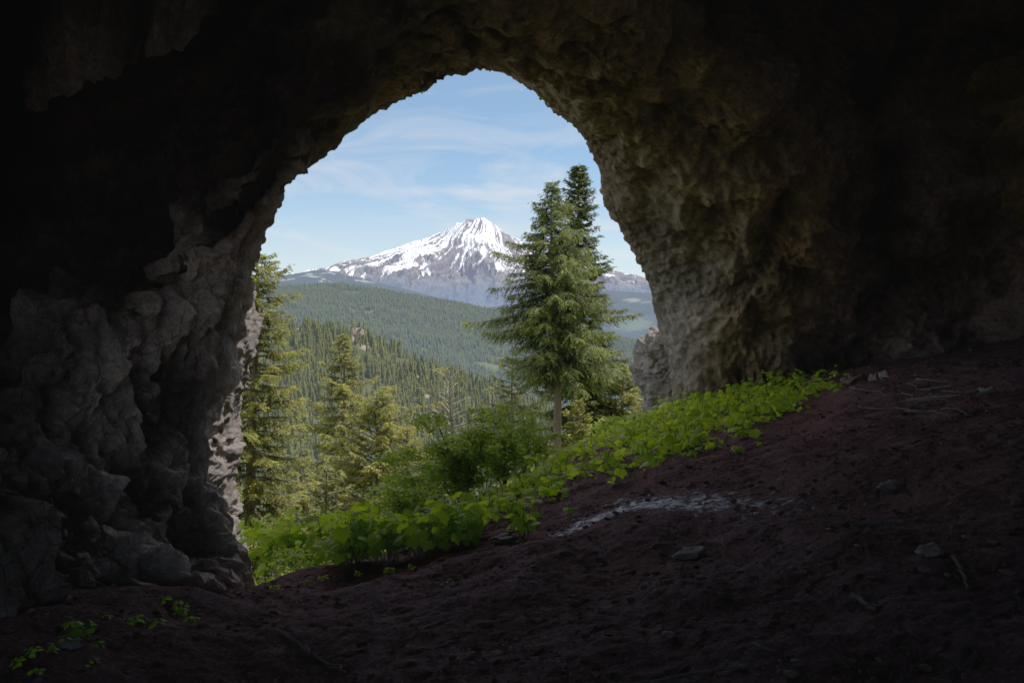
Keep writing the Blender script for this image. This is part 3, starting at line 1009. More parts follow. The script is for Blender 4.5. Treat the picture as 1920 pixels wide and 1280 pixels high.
conifer_px("conifer", "tall bushy sunlit fir close beside the rock at the left edge of the cave mouth", 466, 482, 462, 18,
           [(462, 8), (500, 40), (530, 62), (600, 70), (690, 92), (760, 95), (850, 112), (950, 125), (1050, 120), (1250, 60)], 21, M['pale_fir'],
           n_br=300, droop=.30, up0=.35, trunk_r=.19, twig_den=1.2, blade=.085, hang=.5, bare_frac=.04)
conifer_px("conifer", "slim spire-shaped conifer standing alone left of the centre", 637, 643, 620, 25,
           [(620, 2), (660, 20), (700, 40), (750, 56), (800, 64), (850, 70), (920, 74), (1050, 66), (1300, 30)], 22, M['pale_fir'],
           n_br=210, droop=.26, up0=.45, trunk_r=.14, twig_den=1.25, blade=.10, hang=.55, bare_frac=.06)
conifer_px("conifer", "ragged yellow-green conifer just right of the slim spire-shaped one", 690, 706, 738, 23,
           [(738, 4), (760, 48), (800, 70), (860, 84), (940, 84), (1100, 70), (1300, 30)], 23, M['pale_fir'],
           n_br=200, droop=.15, up0=.75, trunk_r=.12, twig_den=1.2, blade=.09, hang=.5, bare_frac=.12, upturn=.1)
conifer_px("conifer", "half-bare conifer with bleached bent twigs behind the central shrub", 849, 843, 692, 27,
           [(692, 4), (715, 45), (760, 62), (820, 70), (900, 70), (1100, 60), (1350, 30)], 24, M['pale_fir'],
           n_br=110, droop=.10, up0=.8, trunk_r=.12, twig_den=.8, blade=.10, hang=.3, bare_frac=.35, upturn=-.1, dead_top=.35)
conifer_px("conifer", "biggest conifer, with drooping sprays and a bare orange lower trunk, right of the peak", 1042, 1036, 336, 26,
           [(336, 6), (370, 28), (420, 44), (470, 78), (520, 92), (560, 92), (600, 102), (640, 116), (680, 112), (710, 75), (725, 6), (1200, 2)], 25, M['cedar'],
           n_br=235, droop=.36, up0=.30, trunk_r=.16, twig_den=1.3, blade=.095, hang=.75, bare_frac=.06, clear_py=705,
           extra=[(.60, 3.05, 2.95), (.585, 3.2, 2.6), (.57, 3.35, 2.3), (.615, 2.9, 2.2)])
conifer_px("conifer", "dark dense fir directly behind the right side of the biggest conifer", 1098, 1086, 304, 29,
           [(304, 4), (340, 22), (390, 30), (450, 40), (520, 58), (580, 70), (640, 76), (700, 82), (760, 84), (800, 78), (850, 50), (1100, 12)], 26, M['dark_fir'],
           n_br=340, droop=.24, up0=.35, trunk_r=.17, twig_den=1.45, blade=.125, hang=.45, clear_py=835)
conifer_px("conifer", "low light green conifer right of the biggest conifer and beside the boulder", 1172, 1168, 690, 28,
           [(690, 3), (720, 30), (760, 45), (820, 50), (950, 40), (1200, 20)], 27, M['pale_fir'], n_br=110, droop=.2, up0=.5, trunk_r=.10, twig_den=1.1, blade=.11, hang=.4)
conifer_px("conifer", "pale conifer peeping out between the boulder and its low light green neighbour", 1212, 1208, 716, 32,
           [(716, 3), (750, 34), (800, 45), (900, 45), (1200, 20)], 28, M['pale_fir'], n_br=90, droop=.2, up0=.5, trunk_r=.10, twig_den=1.0, blade=.11, hang=.4)
conifer_px("conifer_sapling", "pointed young fir sapling in front of the dark dense fir", 1084, 1082, 750, 20,
           [(750, 2), (775, 15), (800, 24), (850, 30), (950, 20)], 29, M['pale_fir'], n_br=60, droop=.1, up0=.6, trunk_r=.04, twig_den=1.2, blade=.075, hang=.2)
conifer_px("conifer", "low green fir between the leftmost fir and the slim spire", 566, 563, 838, 21,
           [(838, 3), (870, 32), (920, 50), (1000, 55), (1250, 30)], 30, M['fir'], n_br=100, droop=.2, up0=.5, trunk_r=.09, twig_den=1.1, blade=.09, hang=.35)
conifer_px("conifer", "small fir low in front of the ragged yellow-green conifer", 762, 764, 800, 21,
           [(800, 3), (830, 30), (880, 45), (950, 52), (1200, 30)], 31, M['pale_fir'], n_br=95, droop=.15, up0=.6, trunk_r=.08, twig_den=1.0, blade=.09, hang=.4)
conifer_px("conifer", "leafy conifer behind the shrub, left of the biggest conifer", 965, 962, 655, 30,
           [(655, 3), (690, 34), (740, 50), (800, 60), (880, 60), (1000, 50), (1300, 30)], 32, M['fir'], n_br=110, droop=.2, up0=.5, trunk_r=.11, twig_den=1.0, blade=.11, hang=.45)
conifer_px("conifer", "short fir at the foot of the slope under the slim spire", 610, 612, 872, 19,
           [(872, 3), (900, 30), (950, 46), (1050, 50), (1250, 30)], 33, M['fir'], n_br=80, droop=.2, up0=.5, trunk_r=.07, twig_den=1.1, blade=.085, hang=.3)

# ------------------------------------------------------------------ shrubs
def small_leaf_blades(B, D, L, W, roll):
    return blades(B, D, L, W, roll)

def make_shrub(name, base, spread, height, seed, label, n_stem=9, n_leaf=4200, leaf=.05, mat=None, lean=(0, 0), stem_r=.012, flat=.5, cat="shrub"):
    rg = np.random.default_rng(seed)
    root = thing(name, base, label, cat)
    mb = MB()
    tips = []
    for i in range(n_stem):
        a = rg.uniform(0, 6.28)
        rr = spread * rg.uniform(.25, 1.0)
        m = 10
        s = np.linspace(0, 1, m)
        e = np.array([math.cos(a) * rr + lean[0], math.sin(a) * rr * .8 + lean[1], height * rg.uniform(.55, 1.0)])
        pth = np.stack([e[0] * s ** 1.3, e[1] * s ** 1.3, e[2] * (1.25 * s - .25 * s ** 2.5)], 1) + rg.normal(0, .025 * height, (m, 3)) * s[:, None]
        mb.add(*tube(pth, np.linspace(stem_r * rg.uniform(.7, 1.3), .003, m), 5))
        for b in range(9):
            t0 = rg.uniform(.3, .95)
            o = np.array([np.interp(t0, s, pth[:, c]) for c in range(3)])
            a2 = rg.uniform(0, 6.28)
            l2 = spread * rg.uniform(.25, .6)
            s2 = np.linspace(0, 1, 6)
            q = o + np.stack([math.cos(a2) * l2 * s2, math.sin(a2) * l2 * s2, l2 * (.45 * s2 - .35 * s2 ** 2) * rg.uniform(.2, 1.6)], 1) + rg.normal(0, .012, (6, 3)) * s2[:, None]
            mb.add(*tube(q, np.linspace(stem_r * .4, .002, 6), 4))
            tips.append(q)
    link("stems", mb.mesh("stems", [M['twig']]), root)
    tips = np.array(tips)
    k = rg.integers(0, len(tips), n_leaf)
    fr = rg.uniform(.1, 1.0, n_leaf) * 4.999
    i = fr.astype(int)
    f = (fr - i)[:, None]
    B = tips[k, i] * (1 - f) + tips[k, i + 1] * f + rg.normal(0, leaf * 1.1, (n_leaf, 3)) * np.array([1, 1, .55])
    D = norm(np.stack([rg.normal(0, 1, n_leaf), rg.normal(0, 1, n_leaf), rg.normal(-.15, flat * .6, n_leaf)], 1))
    L = leaf * rg.uniform(.6, 1.35, n_leaf)
    V, Q = blades(B, D, L, L * rg.uniform(.65, .9, n_leaf), rg.normal(0, .5, n_leaf))
    link("foliage", mesh_np("foliage", V, Q, [mat or M['shrub_leaf']], False), root)
    return root

def gp(px, d, dz=0.0):
    x = (px - 960) / F * d
    return np.array([x, d, ground_z(x, d) + dz])

make_shrub("shrub", gp(868, 10.2), .80, 1.5, 1, "wide dark-stemmed leafy shrub in the centre of the cave mouth", 14, 7600, .05, stem_r=.014)
make_shrub("shrub", gp(800, 11.4), .7, 1.5, 31, "leafy bush peeping over the left shoulder of the central shrub", 10, 4200, .055)
make_shrub("shrub", gp(945, 11.4), .65, 1.3, 32, "leafy bush filling the gap right of the central shrub", 10, 4000, .052)
make_shrub("shrub", gp(985, 12.8), .6, 1.35, 2, "upright thin-stemmed shrub in front of the biggest conifer", 9, 2600, .05)
make_shrub("shrub", gp(905, 12.6), .7, 1.6, 3, "tall green shrub rising behind the wide dark-stemmed one", 9, 3200, .055)
make_shrub("shrub", gp(512, 16.5), .8, 2.4, 21, "sunlit tall bush at the foot of the leftmost fir", 10, 4200, .065, M['sprig'])
make_shrub("shrub", gp(590, 15.5), .8, 2.2, 22, "sunlit bush low between the leftmost fir and the slim spire", 10, 4200, .06, M['shrub_leaf'])
make_shrub("shrub", gp(660, 17.0), .9, 2.6, 23, "sunlit bush directly under the ragged yellow-green conifer", 10, 4600, .065, M['sprig'])
make_shrub("shrub", gp(735, 15.0), .8, 2.2, 24, "sunlit bush left of the wide dark-stemmed shrub and farther down the slope", 10, 4200, .06, M['shrub_leaf'])
make_shrub("shrub", gp(565, 10.6), .6, 1.25, 4, "loose twiggy shrub behind the broad-leaved plants at lower left", 9, 2200, .05)
make_shrub("shrub", gp(665, 11.0), .6, 1.3, 5, "low green shrub between the twiggy one and the central shrub", 9, 2600, .055)
make_shrub("shrub", gp(765, 10.6), .55, 1.1, 6, "small dense shrub touching the left side of the central shrub", 9, 2600, .05)
make_shrub("shrub", gp(485, 10.8), .5, 1.2, 7, "shrub squeezed against the foot of the left rock", 8, 2000, .05)
make_shrub("sunlit_sprig", gp(1008, 14.6), .36, 1.30, 8, "bright yellow-green sprig catching the sun beside the bare trunk", 6, 900, .075, M['sprig'], cat="shrub")
make_shrub("shrub", gp(1078, 16.4), .5, .45, 9, "sunlit low bush at the foot of the bare orange trunk", 9, 1600, .05, M['sprig'])
make_shrub("shrub", gp(1150, 20.4), .7, .9, 10, "sunny green bush just left of the cracked boulder", 9, 2800, .06, M['shrub_leaf'])

# ------------------------------------------------------------------ broad-leaved plants
def maple_leaf():
    pts = [(0, 0), (.18, -.14), (.42, -.05), (.40, .10), (.62, .22), (.50, .36), (.60, .55), (.34, .58), (.22, .72), (.12, .86), (0, 1.02)]
    right = np.array(pts)
    left = right[1:-1][::-1] * np.array([-1, 1])
    ring = np.concatenate([right, left])
    ctr = np.array([[0, .30]])
    V2 = np.concatenate([ctr, ring])
    z = -.22 * np.abs(V2[:, 0]) - .12 * (V2[:, 1] - .3) ** 2 + .02
    z[0] += .05
    V = np.stack([V2[:, 0], V2[:, 1], z], 1)
    k = len(ring)
    Fc = np.array([(0, 1 + i, 1 + (i + 1) % k) for i in range(k)])
    return V, Fc
LEAF_V, LEAF_F = maple_leaf()

def leaves(Bp, yaw, tilt, roll, size):
    n = len(Bp)
    V = LEAF_V[None] * size[:, None, None]
    cr, sr = np.cos(roll)[:, None], np.sin(roll)[:, None]
    x = V[..., 0] * cr + V[..., 2] * sr
    z = -V[..., 0] * sr + V[..., 2] * cr
    y = V[..., 1]
    ct, st = np.cos(tilt)[:, None], np.sin(tilt)[:, None]
    y, z = y * ct - z * st, y * st + z * ct
    cy, sy = np.cos(yaw)[:, None], np.sin(yaw)[:, None]
    x, y = x * cy - y * sy, x * sy + y * cy
    W = np.stack([x, y, z], -1) + Bp[:, None]
    Fc = LEAF_F[None] + (np.arange(n) * len(LEAF_V))[:, None, None]
    return W.reshape(-1, 3), Fc.reshape(-1, 3)

def plant_geo(rg, height, n_stem, leaf, spread):
    mb = MB()
    B, yaw, tilt, size = [], [], [], []
    for i in range(n_stem):
        a = rg.uniform(0, 6.28)
        r = spread * math.sqrt(rg.random())
        h = height * rg.uniform(.55, 1.1)
        s = np.linspace(0, 1, 6)
        b0 = np.array([math.cos(a) * r * .45, math.sin(a) * r * .45, -.06])
        e = np.array([math.cos(a) * r, math.sin(a) * r, h])
        pth = b0 + (e - b0) * s[:, None] + rg.normal(0, .008, (6, 3))
        mb.add(*tube(pth, np.linspace(.0045, .002, 6), 4))
        for k in range(rg.integers(3, 6)):
            t = rg.uniform(.45, 1.0)
            o = b0 + (e - b0) * t
            az = rg.uniform(0, 6.28)
            pl = leaf * rg.uniform(.4, 1.0)
            tip = o + np.array([math.cos(az) * pl, math.sin(az) * pl, pl * rg.uniform(-.1, .6)])
            mb.add(*tube(np.stack([o, (o + tip) / 2 + (0, 0, .012), tip]), .0018, 3))
            B.append(tip)
            yaw.append(az - math.pi / 2 + rg.normal(0, .3))
            tilt.append(rg.normal(-.62, .35))
            size.append(leaf * rg.uniform(.55, 1.2))
    B = np.array(B)
    return mb, leaves(B, np.array(yaw), np.array(tilt), rg.normal(0, .3, len(B)), np.array(size))

def plant_proto(seed, height, n_stem, leaf, spread, name, label, cat="plant", group=None):
    rg = np.random.default_rng(seed)
    root = thing(name, (0, 0, 0), label, cat, group)
    mb, (V, Fc) = plant_geo(rg, height, n_stem, leaf, spread)
    link("stems", mb.mesh("stems", [M['stem']]), root)
    link("leaves", mesh_np("leaves", V, Fc, [M['berry_leaf']], False), root)
    return root

GL = "broad-leaved plant with maple-like leaves in the lush patch at lower left"
GG = "broad-leaved plants at the lower left of the cave mouth"
pro = [plant_proto(100 + k, .42, 9, .125, .28, "leafy_plant", GL, "plant", GG) for k in range(5)]
rg = np.random.default_rng(77)
cells = []
for (px0, py0, n_) in ((500, 1078, 1), (528, 1070, 1), (560, 1072, 1), (600, 1060, 1), (640, 1062, 1), (680, 1050, 1), (722, 1045, 1), (765, 1046, 1), (805, 1036, 1), (842, 1030, 1), (872, 1024, 1),
                       (515, 1045, 1), (550, 1040, 1), (590, 1036, 1), (628, 1035, 1), (668, 1026, 1), (705, 1022, 1), (745, 1018, 1), (790, 1014, 1), (830, 1010, 1), (480, 1030, 1), (535, 1018, 1), (580, 1012, 1), (625, 1006, 1), (670, 1002, 1), (715, 998, 1), (490, 1062, 1), (505, 1025, 1), (545, 1058, 1), (575, 1055, 1), (615, 1048, 1), (655, 1045, 1), (695, 1040, 1), (735, 1032, 1), (775, 1030, 1), (815, 1022, 1), (855, 1016, 1), (885, 1012, 1), (760, 1002, 1), (800, 1000, 1), (845, 1000, 1), (600, 1022, 1)):
    cells.append(on_ground(px0 + rg.normal(0, 6), py0 + rg.normal(0, 3)))
for i, p in enumerate(cells):
    o = pro[i] if i < 5 else copy_tree(pro[i % 5])
    o.location = [float(c) for c in p]
    o.rotation_euler = (0, 0, float(rg.uniform(0, 6.28)))
    s = float(rg.uniform(.8, 1.2)) * (1.0 if p[0] < -1.2 else .85)
    o.scale = (s, s, s)

def in_poly(px, py, poly):
    inside = np.zeros(len(px), bool)
    j = len(poly) - 1
    for i in range(len(poly)):
        xi, yi = poly[i]
        xj, yj = poly[j]
        c = ((yi > py) != (yj > py)) & (px < (xj - xi) * (py - yi) / (yj - yi + 1e-9) + xi)
        inside ^= c
        j = i
    return inside

BAND = [(900, 992), (960, 985), (1020, 950), (1100, 925), (1180, 898), (1260, 868), (1330, 842), (1420, 800), (1470, 775), (1560, 735), (1585, 722), (1560, 712), (1450, 722), (1380, 735), (1300, 755), (1220, 785), (1100, 845), (1000, 900), (900, 955), (820, 985)]
rg = np.random.default_rng(99)
nc = 60000
cx, cy = rg.uniform(-2, 8, nc), rg.uniform(7.5, 20, nc)
cz = base_h(cx, cy)
qx, qy = project(np.stack([cx, cy, cz], 1))
clump = perlin(np.stack([cx * 1.1, cy * 1.1, 0 * cx], 1))
ok = in_poly(qx + rg.normal(0, 8, nc), qy + rg.normal(0, 5, nc), BAND) & (clump > -.42)
idx = np.where(ok)[0][:1800]
mb = MB()
Bs, yw, tl, szs = [], [], [], []
for i in idx:
    h = rg.uniform(.08, .30) * (1.05 + .9 * clump[i])
    o = np.array([cx[i], cy[i], cz[i] - .04])
    e = o + np.array([rg.normal(0, .07), rg.normal(0, .07), h])
    mb.add(*tube(np.stack([o, (o + e) / 2 + rg.normal(0, .01, 3), e]), .0035, 3))
    for k in range(rg.integers(3, 6)):
        az = rg.uniform(0, 6.28)
        t = rg.uniform(.35, 1.)
        pl = rg.uniform(.04, .12)
        Bs.append(o + (e - o) * t + np.array([math.cos(az) * pl, math.sin(az) * pl, pl * rg.uniform(-.1, .5)]))
        yw.append(az - 1.57 + rg.normal(0, .4))
        tl.append(rg.normal(-.5, .38))
        szs.append(.04 + .095 * rg.random() ** 1.4)
nst = mb.n
Bs = np.array(Bs)
V, Fc = leaves(Bs, np.array(yw), np.array(tl), rg.normal(0, .35, len(Bs)), np.array(szs))
Vs = np.concatenate(mb.V)
Qs = np.concatenate(mb.Q[4])
me = mesh_np("ground_cover", np.concatenate([Vs, V]), [Qs, Fc + nst], [M['stem'], M['berry_leaf']], False, None, np.concatenate([np.zeros(len(Qs)), np.ones(len(Fc))]))
link("ground_cover", me, kind="stuff", label="bright green leafy ground cover along the slope up to the right foot of the arch", cat="ground cover")

# stray clumps on the bare soil
sm = plant_proto(301, .20, 5, .085, .12, "leafy_plant", "leafy green clump at the left tip of the shiny wet streak", "plant")
sm.location = [float(c) for c in on_ground(985, 1000)]
sm.scale = (1.15, 1.15, 1.15)
for px_, py_, s, lb in ((1070, 962, .45, "tiny sprout just above the shiny wet streak"), (1232, 884, .55, "little clump right below the green ground cover, above the wet streak"),
                        (1290, 862, .75, "green clump hanging just off the lower edge of the ground cover"), (1385, 848, .6, "small clump alone on the soil, above the right part of the wet streak"),
                        (1392, 820, .7, "clump just up the slope from the small lone one"), (1428, 836, .35, "rightmost tiny sprout on the bare slope beside the ground cover"),
                        (1440, 775, .85, "bushy clump at the right lower corner of the ground cover")):
    c = copy_tree(sm, on_ground(px_, py_), px_ * .7, s, lb)

# seedlings on the dark soil at lower left
sd = plant_proto(410, .07, 3, .042, .06, "seedling", "tiny green seedling on the dark soil at the lower left", "seedling", "seedlings on the dark soil at lower left")
spots = [(150, 1190), (185, 1215), (90, 1225), (52, 1230), (345, 1150), (365, 1165), (330, 1112), (420, 1105), (75, 1262), (110, 1208), (160, 1250), (440, 1095), (455, 1175), (205, 1160), (300, 1130), (520, 1105), (575, 1092),
         (610, 1085), (670, 1078), (735, 1072), (770, 1066), (840, 1095), (285, 1175), (235, 1120), (25, 1248), (480, 1120)]
for i, (a, b) in enumerate(spots):
    s = float(rg.uniform(.6, 1.15))
    if i == 0:
        sd.location = [float(c) for c in on_ground(a, b)]
    else:
        copy_tree(sd, on_ground(a, b), float(rg.uniform(0, 6)), s * .6)
for a, b, s, lb in ((258, 1168, .8, "biggest cluster of round-leaved seedlings on the soil before the left wall"), (392, 1112, .75, "seedling cluster at the foot of the left wall near its right corner"),
                    (332, 1142, .65, "pair of seedling leaves on the soil right of the biggest seedling cluster")):
    c = copy_tree(sd, on_ground(a, b), a * .3, s, lb)
    if "group" in c:
        del c["group"]

# ferns growing on the left wall
from mathutils.bvhtree import BVHTree
dg = bpy.context.evaluated_depsgraph_get()
cave_obj = bpy.data.objects["cave_wall"]
bvh = BVHTree.FromObject(cave_obj, dg)
def on_wall(px, py):
    a = Vector(P(px, py, 1.0))
    e = Vector((0, 0, EYE))
    d = (a - e).normalized()
    hit, nrm, _, _ = bvh.ray_cast(e, d)
    if hit is None:
        return Vector(P(px, py, 8)), -d
    if nrm.dot(d) > 0:
        nrm = -nrm
    return hit, nrm

def make_fern(px, py, size, seed, label):
    rg = np.random.default_rng(seed)
    hit, nrm = on_wall(px, py)
    root = thing("wall_fern", hit, label, "fern")
    B, D, L = [], [], []
    nn = np.array(nrm)
    for f in range(9):
        d0 = norm(nn * .8 + rg.normal(0, .7, 3) + np.array([0, 0, .25]))
        s = np.linspace(.1, 1, 14)
        pth = d0[None] * (size * s)[:, None] - np.array([0, 0, 1]) * (size * .55 * s ** 2)[:, None]
        sv = norm(np.cross(d0, [0, 0, 1.]) + 1e-4)
        for k, q in enumerate(pth):
            for sg in (-1, 1):
                B.append(q); D.append(norm(sv * sg + d0 * .4 - np.array([0, 0, .2]))); L.append(size * .30 * (1.05 - s[k]))
    V, Q = blades(np.array(B), np.array(D), np.array(L) + .008, np.array(L) * .4 + .006, rg.normal(0, .3, len(B)))
    link("fronds", mesh_np("fronds", V, Q, [M['fern']], False), root)
make_fern(274, 545, .20, 1, "green fern tuft growing high on the left cave wall")
make_fern(222, 575, .15, 2, "small fern tuft lower left of the high one on the left wall")
make_fern(246, 588, .12, 3, "tiny fern tuft between and below the two larger ones on the left wall")

# ------------------------------------------------------------------ debris
def stick(px0, py0, px1, py1, r, seed, label, mat='stick', bend=.04, forks=0, lift=.012, name="stick", group=None, flatten=1.0):
    rg = np.random.default_rng(seed)
    a, b = on_ground(px0, py0), on_ground(px1, py1)
    L = np.linalg.norm(b - a)
    m = 14
    s = np.linspace(0, 1, m)
    w = np.cumsum(rg.normal(0, bend * L / 4, (m, 2)), 0)
    w -= w[0] + (w[-1] - w[0]) * s[:, None]
    pth = a + (b - a) * s[:, None]
    pth[:, 0] += w[:, 0]
    pth[:, 1] += w[:, 1]
    pth[:, 2] = base_h(pth[:, 0], pth[:, 1]) + .14 * perlin(np.stack([pth[:, 0], pth[:, 1], 0 * s], 1) * .45) + .07 * perlin(np.stack([pth[:, 0], pth[:, 1], 0 * s], 1) * 1.3 + 5) + r * .8 + lift
    o0 = pth[0].copy()
    mb = MB()
    V, Q = tube(pth - o0, np.linspace(r, r * .45, m) * rg.uniform(.8, 1.2, m), 7)
    mb.add(V, Q)
    for k in range(forks):
        i = rg.integers(3, m - 3)
        d = norm(pth[i + 1] - pth[i])
        e = pth[i] + np.array([d[0] + rg.normal(0, .6), d[1] + rg.normal(0, .6), .15]) * L * rg.uniform(.12, .3)
        mb.add(*tube(np.stack([pth[i], (pth[i] + e) / 2 + rg.normal(0, .01, 3), e]) - o0, np.array([r * .5, r * .4, r * .2]), 5))
    link(name, mb.mesh(name, [M[mat]]), label=label, cat="stick", group=group, loc=o0)

stick(512, 1222, 650, 1288, .014, 1, "long dark branch lying on the soil at the bottom left of centre", 'darkstick', .06, 2)
stick(1600, 1120, 1640, 1148, .016, 2, "curved splintered piece of pale wood on the soil at lower right", 'stick', .22, 3)
stick(1412, 1208, 1450, 1226, .011, 3, "short pale twig on the soil near the bottom right", 'stick', .05)
stick(1608, 1006, 1698, 992, .022, 4, "straight bark strip lying right of the flat stone", 'darkstick', .04)
stick(1788, 1060, 1812, 1108, .010, 5, "thin pale twig pointing downhill near the right edge", 'stick', .08)
stick(1352, 1000, 1356, 1016, .006, 6, "tiny upright pale twig right of the flat stone", 'stick', .08)
stick(1095, 1072, 1122, 1060, .008, 7, "small twig on the soil below the left end of the wet streak", 'stick', .05)
stick(1140, 1268, 1400, 1252, .012, 8, "thin dark branch along the bottom edge of the photo", 'darkstick', .04, 1)
stick(1145, 1100, 1190, 1104, .007, 12, "faint short twig in the middle of the cave floor", 'darkstick', .04)
stick(1020, 1046, 1036, 1040, .008, 9, "short pale chip of wood below the leafy clump", 'stick', .05)
stick(455, 1128, 466, 1110, .008, 10, "small bleached twig standing out below the left wall corner", 'stick', .15)
stick(355, 1182, 390, 1192, .008, 11, "small twig lying among the seedlings at lower left", 'stick', .06)
rg = np.random.default_rng(55)
for k in range(15):
    x0, y0 = rg.uniform(1590, 1800), rg.uniform(722, 778)
    L = rg.uniform(40, 120)
    stick(x0, y0, x0 + L, y0 + rg.normal(-4, 7), rg.uniform(.004, .010), 200 + k, "bleached stick in the scatter of driftwood-like branches on the upper right slope", 'stick', .07, int(rg.integers(0, 2)), .03, group="sticks on the upper right slope")
stick(1700, 752, 1800, 746, .018, 260, "thickest pale branch in the scatter of sticks on the upper right slope", 'stick', .05, 2, .04)
stick(1810, 742, 1866, 732, .03, 261, "stubby broad piece of pale bark right of the thickest branch", 'stick', .04, 0, .03)

def stone(px, py, size, seed, label, rz=0., flat=.45, group=None, mat='stone'):
    p = on_ground(px, py)
    me = rock_mesh("stone", (size, size * .7, size * flat), seed, M[mat], 4, .3, .45, False)
    dz = .14 * float(perlin(np.array([[p[0], p[1], 0]]) * .45)[0]) + .07 * float(perlin(np.array([[p[0], p[1], 0]]) * 1.3 + 5)[0])
    o = link("stone", me, label=label, cat="stone", group=group, loc=(p[0], p[1], p[2] + dz + size * flat * .45))
    o.rotation_euler = (random.uniform(-.1, .1), random.uniform(-.1, .1) - .15, rz)
stone(1290, 1030, .10, 1, "flat brown stone on the bare soil below the wet streak", .2, .25)
stone(1664, 906, .06, 2, "small light stone on the slope right of the wet streak", .0, .5)
stone(1740, 1052, .065, 3, "pale leaf-shaped stone on the soil near the right edge", .5, .35)
stone(128, 1214, .055, 4, "pale stone on the soil at the far lower left", .4, .55)
stone(1605, 716, .20, 5, "largest dark stone at the right end of the ground cover under the arch", .2, .6, mat='clod')
stone(1640, 712, .13, 6, "middle stone of the three beside the right end of the ground cover", 1.2, .7)
stone(1662, 714, .10, 7, "rightmost and smallest stone of the three beside the ground cover", 2., .8)
stone(1850, 735, .12, 8, "tan stone beside the sticks on the upper right slope", 0., .5)
stone(945, 1012, .11, 9, "flat stone half buried beyond the leafy clump by the wet streak", .3, .3)
stone(275, 1166, .03, 10, "little white stone beside the biggest seedling cluster", .3, .6)

# loose clods and gravel all over the floor
rg = np.random.default_rng(31)
nst = 12000
dd = 2.6 + 13 * rg.random(nst) ** 1.5
uu = rg.uniform(-.72, .72, nst)
sx_, sy_ = uu * dd, dd
okk = (crest_dist(sx_, sy_) < -.1)
sx_, sy_ = sx_[okk], sy_[okk]
pp = np.stack([sx_, sy_, 0 * sx_], 1)
sz_ = base_h(sx_, sy_) + .14 * perlin(pp * .45) + .07 * perlin(pp * 1.3 + 5) + .05 * perlin(pp * 3.1 + 9) + .01
size = .003 + .022 * rg.random(len(sx_)) ** 7 + .0006 * sy_
V0, F0 = icos(1)
bases = []
for k in range(6):
    f1, f2, fac = worley(V0 * 1.2 + k * 5.1)
    bases.append(V0 * (1 + .3 * fbm(V0 + k * 3, 2) + .3 * np.clip(fac, -1, 1))[:, None])
Vs, Fs, n = [], [], 0
for k in range(6):
    s = np.arange(len(sx_))[k::6]
    a = rg.uniform(0, 6.28, len(s))[:, None]
    sc = size[s][:, None]
    b = bases[k]
    st = rg.uniform(.7, 1.5, (len(s), 1))
    W = np.stack([sx_[s][:, None] + sc * st * (b[:, 0] * np.cos(a) - b[:, 1] * np.sin(a)), sy_[s][:, None] + sc * (b[:, 0] * np.sin(a) + b[:, 1] * np.cos(a)), sz_[s][:, None] + sc * .65 * b[:, 2]], -1)
    Vs.append(W.reshape(-1, 3))
    Fs.append((F0[None] + (np.arange(len(s)) * len(b))[:, None, None] + n).reshape(-1, 3))
    n += len(s) * len(b)
link("gravel", mesh_np("gravel", np.concatenate(Vs), np.concatenate(Fs), [M['clod']]), kind="stuff", label="dark clods and gravel strewn over the cave floor", cat="gravel")

# ------------------------------------------------------------------ daylight
SUN_EL, SUN_AZ = 62, 74          # azimuth clockwise from the view direction
el, az = math.radians(SUN_EL), math.radians(SUN_AZ)
sd_ = Vector((math.cos(el) * math.sin(az), math.cos(el) * math.cos(az), math.sin(el)))
sun_d = bpy.data.lights.new("sun", 'SUN')
sun_d.energy = 5.0
sun_d.angle = math.radians(.53)
sun_d.color = (1.0, .95, .87)
sun = bpy.data.objects.new("sun", sun_d)
COL.objects.link(sun)
sun.rotation_euler = sd_.to_track_quat('Z', 'Y').to_euler()
sun.location = (20, 20, 60)

w = bpy.data.worlds.new("World")
scene.world = w
w.use_nodes = True
nt = w.node_tree
nt.nodes.clear()
L_ = nt.links.new
out = nt.nodes.new("ShaderNodeOutputWorld")
bg = nt.nodes.new("ShaderNodeBackground")
bg.inputs["Strength"].default_value = .15
sky = nt.nodes.new("ShaderNodeTexSky")
sky.sky_type = 'NISHITA'
sky.sun_disc = False
sky.sun_elevation = el
sky.sun_rotation = az
sky.altitude = 1600
sky.air_density = 1.0
sky.dust_density = 1.2
sky.ozone_density = 1.4
tc = nt.nodes.new("ShaderNodeTexCoord")
def wn(scale, stretch, detail, dist, rot=0.):
    mp = nt.nodes.new("ShaderNodeMapping")
    mp.inputs["Scale"].default_value = stretch
    mp.inputs["Rotation"].default_value = (0, rot, 0)
    L_(tc.outputs["Generated"], mp.inputs["Vector"])
    n = nt.nodes.new("ShaderNodeTexNoise")
    n.inputs["Scale"].default_value = scale
    n.inputs["Detail"].default_value = detail
    n.inputs["Roughness"].default_value = .58
    n.inputs["Distortion"].default_value = dist
    L_(mp.outputs[0], n.inputs["Vector"])
    return n.outputs["Fac"]
def wm(op, a, b, clamp=False):
    m = nt.nodes.new("ShaderNodeMath")
    m.operation = op
    m.use_clamp = clamp
    for i, v in enumerate((a, b)):
        if isinstance(v, bpy.types.NodeSocket):
            L_(v, m.inputs[i])
        else:
            m.inputs[i].default_value = v
    return m.outputs[0]
def wr(fac, stops):
    r_ = nt.nodes.new("ShaderNodeValToRGB")
    elx = r_.color_ramp.elements
    while len(elx) < len(stops):
        elx.new(.5)
    for e, (p_, c_) in zip(elx, stops):
        e.position = p_
        e.color = (c_, c_, c_, 1)
    L_(fac, r_.inputs["Fac"])
    return r_.outputs["Color"]
sep = nt.nodes.new("ShaderNodeSeparateXYZ")
L_(tc.outputs["Generated"], sep.inputs[0])
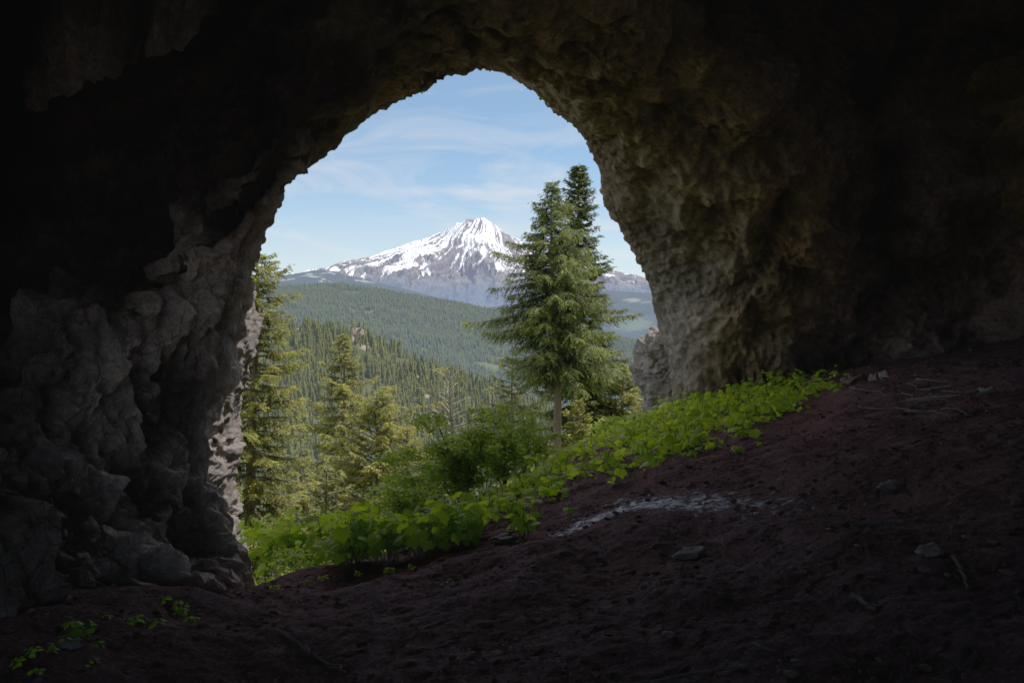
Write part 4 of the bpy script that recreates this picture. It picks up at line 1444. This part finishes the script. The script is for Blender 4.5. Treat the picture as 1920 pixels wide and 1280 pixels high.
cl = wm('MULTIPLY', wm('MULTIPLY', wr(sep.outputs[2], [(.0, 1.), (.13, 1.), (.26, .35), (1., .35)]), wr(wn(4.6, (1, 1, 3.6), 7, 1.1, .3), [(.50, 0.), (.80, 1.)])), wr(wn(1.6, (1, 1, 2), 3, .2), [(.40, .1), (.62, 1.)]))
low = wr(sep.outputs[2], [(.0, .95), (.07, .55), (.15, .16), (.21, .05), (.30, .05), (.45, .8), (1., .95)])  # horizon whitening, plus unseen overhead white added to brighten the ambient light
below = wr(wm('ADD', sep.outputs[2], .5), [(.44, 0.), (.49, 1.)])
cl = wm('MULTIPLY', wm('ADD', wm('MULTIPLY', cl, .75), wm('MULTIPLY', low, .8), True), below)
mx_ = nt.nodes.new("ShaderNodeMix")
mx_.data_type = 'RGBA'
L_(cl, mx_.inputs[0])
tn = nt.nodes.new("ShaderNodeMix")
tn.data_type = 'RGBA'
tn.blend_type = 'MULTIPLY'
tn.inputs[0].default_value = 1
L_(sky.outputs[0], tn.inputs[6])
tn.inputs[7].default_value = (.60, .83, .90, 1)
L_(tn.outputs[2], mx_.inputs[6])
mx_.inputs[7].default_value = (5.7, 5.45, 5.2, 1)
L_(mx_.outputs[2], bg.inputs["Color"])
L_(bg.outputs[0], out.inputs["Surface"])

# ------------------------------------------------------------------ render settings
scene.render.engine = 'CYCLES'
scene.view_settings.view_transform = 'Standard'
scene.view_settings.look = 'None'
scene.view_settings.exposure = 0
scene.view_settings.gamma = 1
# camera response: the photograph's tone curve holds the sky and opens the shade
scene.view_settings.use_curve_mapping = True
cm = scene.view_settings.curve_mapping
cc = cm.curves[3]
for x_, y_ in ((.004, .021), (.012, .048), (.04, .105), (.12, .215), (.30, .40), (.60, .66)):
    cc.points.new(x_, y_)
cc.points[0].location = (0, .0018)
cm.update()
cy_ = scene.cycles
cy_.use_denoising = True
try:
    cy_.denoiser = 'OPENIMAGEDENOISE'
except Exception:
    pass
cy_.max_bounces = 7
cy_.diffuse_bounces = 4
cy_.glossy_bounces = 2
cy_.transmission_bounces = 4
cy_.sample_clamp_indirect = 6
cy_.caustics_reflective = False
cy_.caustics_refractive = False
